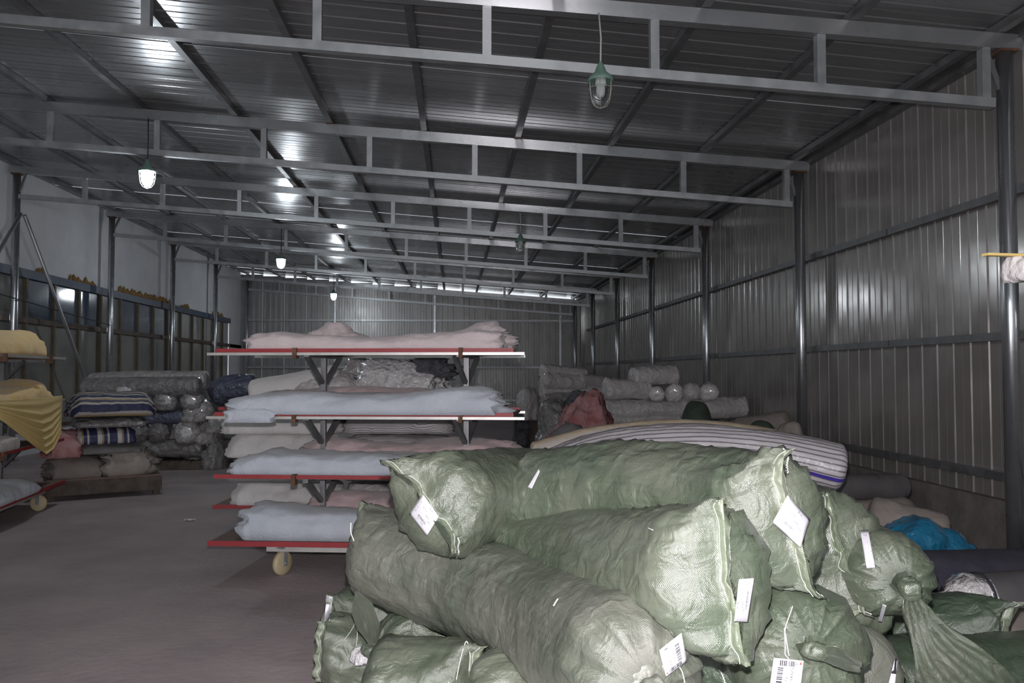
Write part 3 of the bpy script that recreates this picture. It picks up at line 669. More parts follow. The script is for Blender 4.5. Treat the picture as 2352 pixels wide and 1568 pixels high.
# ------------------------------------------------------------------ shelf trolleys
def caster(parent, x, y, h=.20, swivel=0.0):
    w = .045
    def spin(mb):
        c, sn = math.cos(swivel), math.sin(swivel)
        mb.v = [(x+a*c-b*sn, y+a*sn+b*c, z) for a, b, z in mb.v]; return mb
    spin(MB().lathe([(.001, -w/2), (h*.5-.012, -w/2), (h*.5, -w/2+.01), (h*.5, w/2-.01), (h*.5-.012, w/2), (.001, w/2)], (0, 0, h/2), 'y', 28)).build('wheel', M['wheel'], parent, True)
    mb = MB()
    for s_ in (-1, 1): mb.box((-.02, s_*.032-.003, h*.4), (.02, s_*.032+.003, h+.03))
    mb.box((-.045, -.045, h+.022), (.045, .045, h+.034)); mb.tube([(0, -.04, h/2), (0, .04, h/2)], .009, 8)
    spin(mb).build('caster_fork', M['steel'], parent)
def trolley(label, loc, rz, Wd, Dp, levels, posts, alu=(0,), turn=1.15, rim='red'):
    t = thing('shelf_trolley', label, 'trolley', loc, rz, 'red shelf trolleys')
    zd = .235
    b = MB().box((0, 0, zd), (Wd, Dp, zd+.022)).build('deck', M['board_under'], t)
    MB().box((.0, -.012, zd-.006), (Wd, .0, zd+.032)).box((0, Dp, zd-.006), (Wd, Dp+.012, zd+.032)).build('red_rim', M['red'], b)
    f = MB()
    for yy in (.08, Dp-.08): f.box((.42, yy-.025, zd-.055), (Wd-.42, yy+.025, zd-.001))
    for xx in (.55, Wd-.55): f.box((xx-.025, .06, zd-.055), (xx+.025, Dp-.06, zd-.003))
    f.build('under_frame', M['alu'], t)
    for xx in (.53, Wd-.53):
        for yy in (.09, Dp-.09): caster(t, xx, yy, .18, turn)
    ym = Dp*.5
    for xx in posts:
        MB().box((xx-.02, ym-.02, zd+.02), (xx+.02, ym+.02, levels[-1]-.03)).build('post', M['steel_dark'], t)
    for k, z in enumerate(levels):
        sh = MB().box((.04, 0, z-.014), (Wd-.04, Dp, z)).build('shelf', M['board_under'], t)
        MB().box((.04, -.010, z-.010), (Wd-.04, -.0, z+.018)).box((.04, Dp, z-.010), (Wd-.04, Dp+.01, z+.018)).build('red_rim' if k == 0 or rim == 'red' else 'grey_rim', M['red' if k == 0 or rim == 'red' else 'alu'], sh)
        if k in alu or -1 in alu:
            MB().box((-.02, -.022, z-.032), (Wd+.04, -.006, z-.012)).box((-.03, Dp+.006, z-.032), (Wd+.0, Dp+.02, z-.012)).build('rail', M['alu'], sh)
        for xx in posts:
            mb = MB()
            for s_ in (-1, 1):
                mb.bar((xx+s_*.005, ym+s_*.03, z-.24), (xx+s_*.06, ym+s_*(Dp*.5-.22), z-.035), .035, .03)
            mb.box((xx-.02, .02, z-.045), (xx+.02, Dp-.02, z-.015)); mb.build('bracket_arm', M['steel_dark'], sh)
            MB().box((xx-.09 if xx < Wd/2 else xx+.0, -.04, z-.055), (xx-.06 if xx < Wd/2 else xx+.03, .03, z+.022)).build('bracket_end', M['rust'], sh)
    return t
def settle(o, loc, rz, label, cat, group=None):
    o.location = loc; o.rotation_euler = (0, 0, rz); return tag(o, label, cat, group)

# trolley in the middle
pA = at(478, 1240, 6.30); aA = math.radians(-7.5)
LA = (pA[0], pA[1], 0.0); KA = 6.15/F_PX
lv = [.735, 1.195, 1.665]
trolley('tall red-rimmed shelf trolley stacked with pink and pale blue cloth', LA, aA, 2.30, .95, lv, (.72, 1.86), alu=(1, 2))
def lx(px): return (px-478)*KA
g1 = 'cloth piles on the middle trolley'
def onA(name, x0, x1, y0, y1, z, prof, seed, m, label, **k):
    o = heap(name, lx(x0), lx(x1), y0, y1, z, prof, seed, m, **k); settle(o, LA, aA, label, 'cloth', g1); return o
zt = .003
onA('cloth_pile', 556, 1152, .0, .46, lv[2]+zt, [(0, .11), (.05, .145), (.14, .145), (.3, .105), (.5, .105), (.7, .12), (.8, .145), (.9, .165), (1, .13)], 1, M['pink'], 'long pale pink cloth pile along the front of the top shelf', ruff=.03)
onA('cloth_bunch', 640, 790, .44, .9, lv[2]+zt, [(0, .07), (.2, .19), (.5, .245), (.75, .20), (1, .08)], 2, M['pink'], 'pale pink cloth bunch humped behind the left of the top shelf', ruff=.04, wr=1.6, sq=.8)
onA('cloth_bunch', 1015, 1150, .35, .9, lv[2]+zt, [(0, .1), (.4, .235), (.75, .24), (1, .15)], 3, M['pink'], 'pale pink cloth bunch with ruffled edges at the right of the top shelf', ruff=.06, wr=1.6, sq=.7)
onA('cloth_pile', 524, 1138, -.07, .5, lv[1]+zt, [(0, .10), (.08, .15), (.2, .165), (.45, .15), (.65, .155), (.8, .185), (.93, .20), (1, .16)], 4, M['blue'], 'pale blue folded cloth pile on the second shelf from the top', ruff=.06, layers=16)
onA('cloth_fold', 522, 634, -.10, .06, lv[1]-.055, [(0, .10), (.5, .15), (1, .10)], 104, M['blue'], 'pale blue cloth edge drooping over the left of the second shelf', ruff=.03, wr=.8)
onA('cloth_pile', 560, 1100, .5, .92, lv[1]+zt, [(0, .14), (.3, .19), (.7, .17), (1, .13)], 5, M['pink2'], 'pink cloth showing thinly behind the blue pile on the second shelf', ruff=.03)
onA('cloth_pile', 520, 1080, .035, .49, lv[0]+zt, [(0, .10), (.08, .15), (.14, .19), (.22, .16), (.5, .15), (1, .14)], 6, M['blue'], 'pale blue folded cloth pile on the third shelf beside the green sack', ruff=.05, layers=14)
onA('cloth_pile', 640, 1165, .47, .93, lv[0]+zt, [(0, .17), (.1, .23), (.3, .20), (.45, .17), (.6, .20), (.85, .24), (1, .20)], 7, M['pink2'], 'rose pink crumpled cloth behind the blue pile on the third shelf', ruff=.07, wr=1.7)
onA('cloth_pile', 540, 1080, .04, .5, .262, [(0, .20), (.06, .25), (.3, .20), (.6, .19), (1, .18)], 8, M['blue'], 'pale blue folded cloth pile on the bottom deck', ruff=.06, layers=16)
onA('cloth_pile', 650, 1120, .5, .92, .262, [(0, .22), (.15, .27), (.5, .25), (1, .22)], 9, M['pink2'], 'rose pink cloth behind the blue pile on the bottom deck', ruff=.05, wr=1.4)

# trolley behind it with white rolls
pB = at(492, 940, 8.0); LB = (pB[0], pB[1], 0.0); aB = math.radians(-3)
KB = 7.95/F_PX
trolley('lower red-rimmed trolley behind the tall one, loaded with white bundles', LB, aB, 2.45, .95, [1.165], (.5, 1.95), alu=(9,))
def lb(px): return (px-492)*KB
g2 = 'bundles on the rear trolley'
def onB(x0, x1, y0, y1, z, h, seed, m, label, cat='bundle', name='cloth_bundle', **k):
    k.setdefault('sq', .9); k.setdefault('endr', .14); k.setdefault('ruff', .02)
    o = heap(name, lb(x0), lb(x1), y0, y1, z, [(0, h*.86), (.15, h), (.6, h*.97), (1, h*.9)], seed, m, **k); settle(o, LB, aB, label, cat, g2); return o
for k, (x0, lab) in enumerate(((522, 'lowest white cloth bundle on the rear trolley, just above its deck'), (514, 'second white cloth bundle up on the rear trolley'), (510, 'third white cloth bundle up on the rear trolley'), (499, 'white cloth bundle directly under the rear trolley shelf'))):
    onB(x0, 770, -.02, .55, .262+k*.222, .240, 20+k, M['white'], lab, wr=1.5)
for k, (mm, lab) in enumerate(((M['white_wrap'], 'wrapped pale bundle at the bottom right of the rear trolley'), (M['white_wrap'], 'wrapped pale bundle second up on the right of the rear trolley'), (M['stripe_fine'], 'grey striped bundle third up on the right of the rear trolley'), (M['stripe_fine'], 'grey striped bundle directly under the shelf of the rear trolley'))):
    onB(775, 1036-k*3, .0, .5, .262+k*.222, .215, 30+k, mm, lab)
z = 1.17
o, *_ = sack('cloth_roll', [(lb(560), .18, z+.13), (lb(640), .18, z+.19), (lb(765), .22, z+.29)], .125, ('round', .7), ('round', .7), 40, M['white'], caps=False, reg=False, floor=False); settle(o, LB, aB, 'white cloth roll tilting up to the right on the rear trolley shelf', 'roll', g2)
onB(655, 815, .0, .5, z, .36, 41, M['white_wrap'], 'wrapped pinkish bundle beside the tilted white roll', wr=1.3)
onB(745, 830, .45, .9, z, .52, 42, M['plastic_pale'], 'small wrapped bundle standing behind the pinkish bundle', wr=1.5)
onB(800, 1000, .1, .8, z, .47, 43, M['film'], 'crumpled clear plastic sheeting heaped on the rear trolley shelf', 'plastic sheeting', 'plastic_heap', wr=2.2, ruff=.08)
onB(815, 1010, -.04, .12, z, .075, 44, M['stripe_fine'], 'thin striped bundle at the front edge of the rear trolley shelf')
onB(925, 1000, .2, .7, z+.26, .28, 45, M['dark_cloth'], 'dark patterned cloth thrown over the plastic sheeting', 'cloth', 'cloth_bunch', wr=2.4, ruff=.10)

# trolley at the left, seen along its length
c0, c1 = at(0, 817, 8.05), at(152, 826, 9.95)
aC = math.atan2(c1[1]-c0[1], c1[0]-c0[0]); dC = np.array([math.cos(aC), math.sin(aC)])
s0 = c1[:2]-dC*2.4; LC = (s0[0], s0[1], 0.0)
trolley('red-rimmed shelf trolley at the left carrying yellow cloth', LC, aC, 2.40, .90, lv, (.62, 1.80), alu=(), turn=1.4, rim='grey')
g3 = 'cloth on the left trolley'
def onC(x0, x1, y0, y1, z, prof, seed, m, label, name='cloth_pile', **k):
    o = heap(name, x0, x1, y0, y1, z, prof, seed, m, **k); return settle(o, LC, aC, label, 'cloth', g3)
onC(.2, 2.02, .05, .6, lv[2]+zt, [(0, .18), (.3, .20), (.6, .24), (.8, .30), (.93, .28), (1, .16)], 51, M['yellow'], 'smooth yellow cloth pile on the top shelf of the left trolley', sq=.75, ruff=.03, endr=.12)
onC(.2, 2.1, .03, .6, lv[1]+zt, [(0, .12), (.4, .12), (.7, .16), (.85, .24), (.95, .20), (1, .10)], 52, M['yellow'], 'yellow cloth pile on the middle shelf above the hanging yellow swag', sq=.7, ruff=.05)
onC(.2, 1.2, .05, .6, lv[0]+zt, [(0, .12), (.5, .14), (1, .12)], 53, M['white'], 'white cloth on the third shelf of the left trolley, behind the swag', ruff=.05)
onC(.1, 1.55, -.04, .7, .262, [(0, .12), (.5, .12), (.8, .17), (1, .08)], 54, M['blue'], 'pale blue cloth on the deck of the left trolley', ruff=.05)
onC(.3, 1.5, .55, .85, .262, [(0, .20), (.5, .22), (1, .12)], 55, M['plastic'], 'dark grey wrapped cloth at the back of the left trolley deck', ruff=.05)
# the swag hanging from the middle shelf
def swag():
    n, m = 70, 56; G = np.zeros((n, m, 3))
    bx = [.3, .45, .8, 1.2, 1.43, 1.7, 1.95, 2.12]; bd = [.16, .22, .36, .52, .60, .57, .45, .38]
    for i, u in enumerate(np.linspace(0, 1, n)):
        x = .3+1.82*u; B = np.interp(x, bx, bd); w = math.sin(PI*min(u*1.02, 1))**.5
        for k, v in enumerate(np.linspace(0, 1, m)):
            fold = math.sin(2*PI*(6.5*v**1.3+.6*u))*.020*w*v**.6
            G[i, k] = (x-.05*v*math.sin(PI*u), -.05-.07*v*w+fold, lv[1]+.055-v*B-.006*math.sin(2*PI*6.5*v**1.3+1)*w)
    o = drape('hanging_cloth', G, M['yellow_thin'], None, .004)
    return settle(o, LC, aC, 'thin yellow cloth hanging in a folded swag off the left trolley', 'cloth', g3)
swag()

# low trolley with mixed bundles beyond it
pD = at(108, 1100, 10.05); aD = math.radians(28); LD = (pD[0], pD[1], 0.0)
t = thing('low_platform', 'low dark wooden platform under the striped and beige bundles', 'platform', LD, aD)
MB().box((0, 0, .22), (1.25, 1.2, .25)).build('deck', M['board_under'], t)
MB().box((0, -.02, .06), (1.25, .0, .23)).build('side_board', M['wood_dark'], t)
for xx in (.05, 1.2):
    for yy in (.08, 1.12): MB().box((xx-.04, yy-.04, 0), (xx+.04, yy+.04, .22)).build('leg', M['wood_dark'], t)
g4 = 'bundles on the low platform'
def onD(x0, x1, y0, y1, z, h, seed, m, label, name='cloth_bundle', **k):
    k.setdefault('sq', .75); o = heap(name, x0, x1, y0, y1, z, [(0, h*.8), (.2, h), (.8, h*.95), (1, h*.75)], seed, m, **k); return settle(o, LD, aD, label, 'cloth', g4)
onD(.02, .60, .02, .95, .252, .26, 61, M['tan'], 'dull beige folded cloth at the front of the low platform', layers=9, ruff=.04)
onD(.60, 1.14, .02, .95, .252, .34, 62, M['beige'], 'crumpled beige cloth heap at the right of the low platform', wr=2, ruff=.08)
onD(.0, .34, .0, .8, .50, .32, 63, M['red_cloth'], 'red and white mottled cloth under the yellow swag', wr=1.6, ruff=.05, name='cloth_bunch')
onD(.34, 1.05, .1, .95, .52, .13, 64, M['grey_cloth'], 'flat grey cloth bundle below the boldly striped one')
onD(.30, .98, .05, .9, .645, .20, 65, M['stripe_bold'], 'navy, white and tan boldly striped folded bundle', layers=10)
onD(.30, 1.10, .1, .95, .84, .14, 66, M['plastic'], 'dark grey wrapped bundle between the two striped ones')
onD(.22, 1.22, .1, .95, .975, .30, 67, M['stripe_navy'], 'rolled navy and tan striped cloth topping the low platform', endr=.15, layers=10)
del onD

# ------------------------------------------------------------------ stack of dark wrapped rolls on a pallet
def pallet(label, x, y, w, d, rz=0, h=.14):
    t = thing('pallet', label, 'pallet', (x, y, 0), rz, 'wooden pallets')
    for k in range(3): MB().box((0, k*(d-.1)/2, 0), (w, k*(d-.1)/2+.1, h-.02)).build('bearer', M['wood_dark'], t)
    n = int(w/.16)
    for k in range(n): MB().box((k*w/n+.01, 0, h-.02), ((k+1)*w/n-.01, d, h)).build('slat', M['wood_dark'], t)  # dark wood colour stands in for the shade over the pallet
    return t
def roll_px(name, px0, py0, Ya, px1, py1, Yb, r, seed, m, label, cat='roll', group=None, e=('round', .45), e2=None, bend=0, **k):
    a = at(px0, py0, Ya); b = at(px1, py1, Yb); mid = (a+b)/2+np.array([0, 0, bend])
    k.setdefault('nb', 36); k.setdefault('nu', 30)
    pts = [a, mid, b] if bend else [a, b]
    o, *_ = sack(name, pts, r, e, e2 or e, seed, m, **k)
    if label: tag(o, label, cat, group)
    return o
YE = 13.3
pe0 = at(205, 1060, YE); pallet('shade-darkened pallet under the stack of grey wrapped rolls at left', pe0[0], YE-.1, 1.75, 1.2)
g5 = 'wrapped rolls stacked at left'
for k, (y, lab) in enumerate(((YE+.1, 'front'), (YE+.42, 'middle'), (YE+.74, 'rear'))):
    roll_px('cloth_roll', 215, 1030, y, 470, 1030, y, .15, 70+k, M['plastic'], 'lowest grey wrapped roll lying lengthwise on the left pallet, %s one' % lab, group=g5, caps=False)
for k, (px, rr, m, w) in enumerate(((222, .15, M['plastic'], 'first'), (270, .165, M['plastic'], 'second'), (318, .165, M['plastic'], 'third'), (366, .165, M['plastic'], 'fourth'), (430, .19, M['plastic_pale'], 'fifth and palest'))):
    roll_px('cloth_roll', px, 994, YE-.12, px+3, 990, YE+.95, rr, 75+k, m, '%s roll end from the left in the lower row of dark stack' % w, group=g5, caps=False, e=('tie', .03) if k in (1, 2, 3) else ('round', .5))
for k, (y, w) in enumerate(((YE+.05, 'front'), (YE+.4, 'middle'), (YE+.75, 'rear'))):
    roll_px('cloth_roll', 240, 960, y, 448, 958, y, .115, 82+k, M['plastic_blue'], 'navy wrapped roll lying lengthwise halfway up the dark stack, %s one' % w, group=g5, caps=False)
for k, (px, rr, m, w) in enumerate(((215, .15, M['plastic'], 'first'), (275, .16, M['plastic'], 'second'), (328, .185, M['plastic'], 'third'), (382, .185, M['plastic'], 'fourth'), (440, .17, M['plastic'], 'fifth'))):
    roll_px('cloth_roll', px, 921, YE-.12, px+3, 918, YE+.95, rr, 86+k, m, '%s round roll end from the left in the upper row of the dark stack' % w, group=g5, caps=False, e=('tie', .03) if k in (1, 2) else ('round', .5))
roll_px('cloth_roll', 188, 893, YE+.0, 462, 890, YE+.0, .165, 92, M['plastic'], 'long grey wrapped roll crowning the front of the dark stack', group=g5, caps=False, bend=.02)
roll_px('cloth_roll', 205, 880, YE+.38, 478, 876, YE+.38, .165, 93, M['plastic_pale'], 'paler long wrapped roll crowning the back of the dark stack', group=g5, caps=False, bend=.02)
a = at(285, 905, YE-.2); tag(mound('plastic_tuft', (a[0], a[1]+.08, a[2]-.05), .12, .1, .17, 94, M['film'], wr=1.6), 'pale crumpled plastic tuft between the top rolls', 'plastic')
for k, (px, py, rx, h, m, lab) in enumerate(((452, 960, .20, .36, M['plastic_pale'], 'shiny wrapped bundle at the upper right of the dark stack'), (470, 1010, .18, .34, M['plastic_pale'], 'shiny wrapped bundle at the middle right of the dark stack'),
        (492, 1042, .17, .40, M['plastic'], 'loose plastic bundle on the floor right of the dark stack'), (500, 985, .17, .30, M['plastic_pale'], 'pale plastic bundle leaning beside the white rolls'))):
    a = at(px, py, YE+.1+.12*(k % 2)); z0 = 0 if k in (2,) else a[2]-.05
    tag(mound('plastic_bundle', (a[0], a[1], z0), rx, .22, h if z0 else h, 95+k, m, wr=1.5), lab, 'bundle', 'loose bundles by the dark stack')
a = onfloor(446, 1072); tag(mound('plastic_scrap', (a[0], a[1]+.1, 0), .32, .22, .17, 101, M['film'], wr=2.4, folds=.5), 'crumpled clear plastic lying on the floor by the dark stack', 'plastic')
a = at(527, 905, 14.4)
tag(mound('support_bundle', (a[0]+.05, 14.5, 0), .42, .38, .98, 102, M['plastic'], wr=.8, pw=.35), 'tall grey wrapped bundle standing behind the middle trolley', 'bundle', 'loose bundles by the dark stack')
o, *_ = sack('navy_sack', [at(487, 915, 14.3), at(530, 893, 14.3), at(590, 893, 14.3)], .24, ('round', .8), ('round', .8), 103, M['plastic_blue'], caps=False, wr=1.6)
tag(o, 'navy blue wrapped sack lying left of the white rolls', 'sack')
a = onfloor(435, 1196); n_ = 5
o = drape('paper_scrap', [[(a[0]+(u-.5)*.1+.01*v, a[1]+(v-.5)*.05, .008+.012*abs(math.sin(5*u+3*v))) for v in np.linspace(0, 1, 5)] for u in np.linspace(0, 1, 7)], M['paper'], None, .002)
tag(o, 'small white paper scrap alone on the bare floor', 'paper')

# ------------------------------------------------------------------ piles at the far right
def ball(name, px, py, Y, rpx, hpx, seed, m, label, cat='bundle', group=None, base=None, **k):
    """rounded heap whose top silhouette is centred at px, bottom of the visible part at py"""
    a = at(px, py, Y); z0 = a[2] if base is None else base
    o = mound(name, (a[0], Y, z0), rpx*K(Y), k.pop('ry', .3), hpx*K(Y)+(a[2]-z0), seed, m, **k)
    return tag(o, label, cat, group)
g6 = 'wrapped rolls in the far right pile'
YH = 15.2
for k, (x0, y0, x1, y1, r, dy, m, lab) in enumerate((
    (1250, 1018, 1400, 1014, .19, 0, 'plastic', 'lowest dark wrapped roll of the far pile behind the red cloth'),
    (1245, 965, 1400, 965, .16, .0, 'plastic_pale', 'wrapped roll second up in the far pile behind the red cloth'),
    (1245, 925, 1400, 925, .17, 0, 'plastic_pale', 'wrapped roll third up in the far pile behind the red cloth'),
    (1242, 897, 1385, 900, .13, .1, 'white_wrap', 'long pale roll slanting under the top of the far pile'),
    (1245, 873, 1340, 880, .16, .05, 'white_wrap', 'pale wrapped roll near the top of the far pile'),
    (1243, 853, 1345, 862, .14, .1, 'white_wrap', 'topmost pale roll of the far pile behind the red cloth'),
    (1330, 872, 1385, 876, .10, .2, 'white_wrap', 'short pale roll at the top right of the far pile'))):
    roll_px('wrapped_roll', x0, y0, YH+dy, x1, y1, YH+.3+dy, r, 110+k, M[m], lab, group=g6, caps=False, wr=2.6)
for k, (x, y, rp, h, m, lab) in enumerate(((1213, 935, 26, 42, 'white_wrap', 'small pale bundle standing left of the far pile'), (1200, 985, 20, 55, 'dark_cloth', 'dark bundle low at the left of the far pile'))):
    ball('far_bundle', x, y, 17.0, rp, h, 120+k, M[m], lab, group='bundles left of the far pile', base=0 if k else .55, wr=1.2, pw=.5)
a = at(1213, 935, 17.0); MB().box((a[0]-.28, 16.8, 0), (a[0]+.28, 17.3, .56)).build('box_tmp', M['wood_dark'])
tag(bpy.data.objects['box_tmp'], 'dark low crate under the small pale bundle at the back', 'crate'); bpy.data.objects['box_tmp'].name = 'low_crate'
a = at(1300, 985, 10.4)
ball('plastic_mound', 1275, 1010, 11.2, 45, 85, 123, M['plastic'], 'dark grey wrapped heap left of the red cloth', base=0, wr=1.3, pw=.5, ry=.35)
ball('red_heap', 1345, 985, 10.6, 62, 78, 124, M['red_cloth'], 'crumpled dusty red and pink cloth heap', 'cloth', base=0, wr=3.0, pw=.8, ry=.4, folds=.8)
ball('dark_bunch', 1335, 935, 10.9, 34, 32, 125, M['dark_cloth'], 'dark cloth draped over the top of the red heap', 'cloth', wr=1.8, ry=.3)
ball('grey_heap', 1310, 1015, 9.6, 48, 42, 126, M['grey_cloth'], 'rounded grey cloth heap in front of the red heap', 'cloth', base=0, wr=.8, pw=.5)
g7 = 'white wrapped rolls at right'
YI = 12.4
for k, (x0, y0, x1, y1, r, dy, e, lab) in enumerate((
    (1400, 1058, 1560, 1058, .19, .0, 0, 'bottom left white roll of the pile on the floor'),
    (1560, 1058, 1715, 1058, .19, .1, 0, 'bottom right white roll of the pile on the floor'),
    (1392, 1008, 1555, 1008, .18, .0, 0, 'second white roll up at the left of the white pile'),
    (1558, 1010, 1705, 1010, .18, .1, 0, 'second white roll up at the right of the white pile'),
    (1400, 968, 1560, 968, .12, -.05, 0, 'slim white roll just above the striped roll'),
    (1382, 940, 1568, 938, .155, 0, 0, 'long white roll in the middle left of the white pile'),
    (1560, 938, 1712, 938, .155, .1, 0, 'long white roll in the middle right of the white pile'),
    (1387, 894, 1492, 897, .155, 0, 0, 'plump white roll at the upper left of the white pile'),
    (1450, 866, 1556, 864, .15, .15, 0, 'topmost plump white roll of the white pile'))):
    roll_px('white_roll', x0, y0, YI+dy, x1, y1, YI+dy+.15, r, 130+k, M['white_wrap'], lab, group=g7, caps=False, wr=2.4)
for k, (px, py, rp, lab) in enumerate(((1508, 905, 18, 'first'), (1548, 903, 21, 'second'), (1588, 900, 22, 'third'), (1628, 903, 23, 'fourth'))):
    roll_px('white_roll', px, py, YI-.1, px+2, py-3, YI+.9, rp*K(YI), 140+k, M['white_wrap'], '%s small round white roll end from the left on the white pile' % lab, group=g7, caps=False, wr=1.6, e=('tie', .03) if k == 2 else ('round', .55))
ball('green_sack', 1600, 985, 10.0, 46, 65, 150, M['teal'], 'dark green rounded sack in front of the white pile', 'sack', base=0, wr=.12, pw=.6)
ball('green_sack', 1750, 1022, 8.6, 50, 56, 151, M['teal'], 'dark green rounded sack low beside the second column', 'sack', base=0, wr=.12, pw=.6)
roll_px('tan_roll', 1690, 990, 10.2, 1815, 975, 9.8, .17, 152, M['tan'], 'dull tan roll lying between the two dark green sacks', caps=False)
ball('tan_support', 1700, 1040, 10.4, 60, 70, 153, M['tan'], 'dusty tan heap low behind the striped roll', 'heap', base=0, wr=.8, pw=.5)
ball('beige_sack', 1815, 1030, 8.4, 38, 52, 154, M['beige'], 'pale beige sack beside the second column', 'sack', base=0, wr=.9, pw=.5)

# two long striped rolls and what they lie on
YJ = 5.25
CF = 2*PI*.155
M['stripe_front'] = stripe_mat('grey_mattress_stripes', [(0, (.50, .475, .485)), (.70, (.16, .155, .175))], CF/30, 0, .38, .35, (CF*.93, CF*.952, (.06, .04, .30)))
for k, (dx, z, lab) in enumerate(((-.5, .2, 'left'), (.35, .2, 'right'))):
    a = at(1560, 1100, YJ+.1+.2*k)
    o, *_ = sack('pale_roll', [(a[0]-.95+dx*.3, a[1]+dx*.35, .2), (a[0]+.75+dx*.3, a[1]+dx*.35, .2)], .2, ('round', .5), ('round', .5), 160+k, M['white_wrap'], caps=False, nb=36, nu=30)
    tag(o, 'pale wrapped roll on the floor under the striped rolls, %s one' % ('front' if k == 0 else 'rear'), 'roll', 'rolls under the striped pair')
a = at(1580, 1100, YJ+.12)
for k, z in enumerate((.55, .85)):
    o, *_ = sack('pale_roll', [(a[0]-.85, a[1]+.05, z), (a[0]+.75, a[1]+.05, z)], .17, ('round', .5), ('round', .5), 164+k, M['white_wrap'], caps=False, nb=36, nu=30)
    tag(o, 'pale wrapped roll supporting the striped rolls, %s one' % ('lower' if k == 0 else 'upper'), 'roll', 'rolls under the striped pair')
o, *_ = sack('striped_roll', [at(1222, 1052, YJ+.28), at(1380, 1013, YJ+.3), at(1570, 1000, YJ+.35), at(1760, 1020, YJ+.3), at(1850, 1045, YJ+.3)], .105, ('round', .6), ('round', .6), 168, M['stripe_tan'], caps=False, nb=44)
tag(o, 'tan striped roll arching behind the grey striped one', 'roll', 'striped rolls')
o, *_ = sack('striped_roll', [at(1262, 1086, YJ), at(1400, 1045, YJ), at(1590, 1030, YJ-.05), at(1780, 1045, YJ-.15), at(1938, 1078, YJ-.25)], .155, ('round', .55), ('round', .5), 169, M['stripe_front'], caps=False, nb=56)
tag(o, 'big grey and white striped roll arching behind the green sacks', 'roll', 'striped rolls')

# things by the right wall
t = roll_px('grey_roll', 1905, 1122, 6.35, 2072, 1116, 6.6, .105, 172, M['roll_grey'], 'grey roll lying high by the curb of the right wall', caps=False, e=('round', .15), wr=.15)
for k, px in enumerate((2008, 2066)):
    a = at(px, 1118, 6.35+.25*(px-1905)/167)
    MB().lathe([(.104, -.006), (.110, -.004), (.110, .004), (.104, .006)], tuple(a), 'x', 32).build('band', M['ink'], t, True)
for k, (px, y, lab) in enumerate(((1990, 6.4, 'dull tan bundle under the grey roll by the right wall'),)):
    ball('tan_bundle', px, 1150, 6.6, 130, 12, 174, M['tan'], lab, base=0, wr=.3, pw=.25, ry=.3)
roll_px('beige_sack', 1990, 1190, 5.75, 2175, 1235, 5.55, .15, 176, M['tan'], 'lumpy beige sack behind the bright blue plastic', 'sack', caps=False, wr=1.3)
ball('blue_plastic', 2105, 1262, 5.45, 112, 70, 177, M['blue_bag'], 'bright blue plastic sheet crumpled by the right wall', 'plastic', wr=1.3, pw=.9, ry=.28, n=48, folds=.3, base=.0)
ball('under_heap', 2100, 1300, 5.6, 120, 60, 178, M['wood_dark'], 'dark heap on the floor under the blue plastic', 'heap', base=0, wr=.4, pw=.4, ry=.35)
roll_px('navy_roll', 2030, 1372, 4.75, 2480, 1360, 4.85, .265, 180, M['navy'], 'thick dark navy roll on the floor at the right edge', caps=False, e=('round', .2), wr=.2)
t = roll_px('grey_roll', 2232, 1378, 4.15, 2500, 1362, 4.2, .135, 181, M['roll_grey'], 'grey roll with a clear plastic end in front of the navy roll', caps=False, e=('round', .12), wr=.2, floor=True)
a = at(2236, 1378, 4.15)
mb = MB().lathe([(.137, 0), (.142, .005), (.142, .02), (.137, .025)], tuple(a+np.array([.02, 0, 0])), 'x', 32); mb.build('band', M['ink'], t, True)
mb = MB().lathe([(.138, .05), (.14, 0), (.135, -.05), (.10, -.12), (.05, -.16), (.03, -.2), (.055, -.26), (.002, -.28)], tuple(a), 'x', 30)
o = mb.build('plastic_end', M['film'], t, True)
for v in o.data.vertices:
    v.co += Vector((0, 1, 1))*float(pnoise(np.array([[v.co.x*22, v.co.y*16, v.co.z*16]]))[0])*.03
roll_px('dark_roll', 2200, 1480, 4.0, 2520, 1478, 4.0, .17, 183, M['tan'], 'dull brown roll under the grey roll at the right edge', caps=False, e=('round', .2), wr=.3)

# white roll end poking in at the right edge, carried on a rack post
a = at(2352, 618, 2.9)
t = roll_px('white_cloth_end', 2318, 620, 2.9, 2560, 612, 3.0, .062, 186, M['white_wrap'], 'crumpled white cloth roll end poking in at the right edge', 'roll', caps=False, e=('round', .8), wr=3.0)
b0, b1 = at(2262, 587, 2.86), at(2600, 592, 2.95)
o = MB().bar(b0+np.array([0, 0, .004]), b1, .03, .009).build('wooden_stick', M['stick']); tag(o, 'flat yellow wooden stick above the white cloth end', 'stick')
b2 = at(2590, 600, 2.95); t = thing('rack_post', 'steel rack post carrying the white cloth roll and stick', 'rack', (b2[0], b2[1], 0))
MB().box((-.025, -.025, 0), (.025, .025, 2.1)).build('post', M['steel_dark'], t); MB().box((-.3, -.3, 0), (.3, .3, .03)).build('foot', M['steel_dark'], t)
MB().box((-.30, -.08, b2[2]-.12), (.03, .08, b2[2]-.07)).build('arm', M['steel_dark'], t)

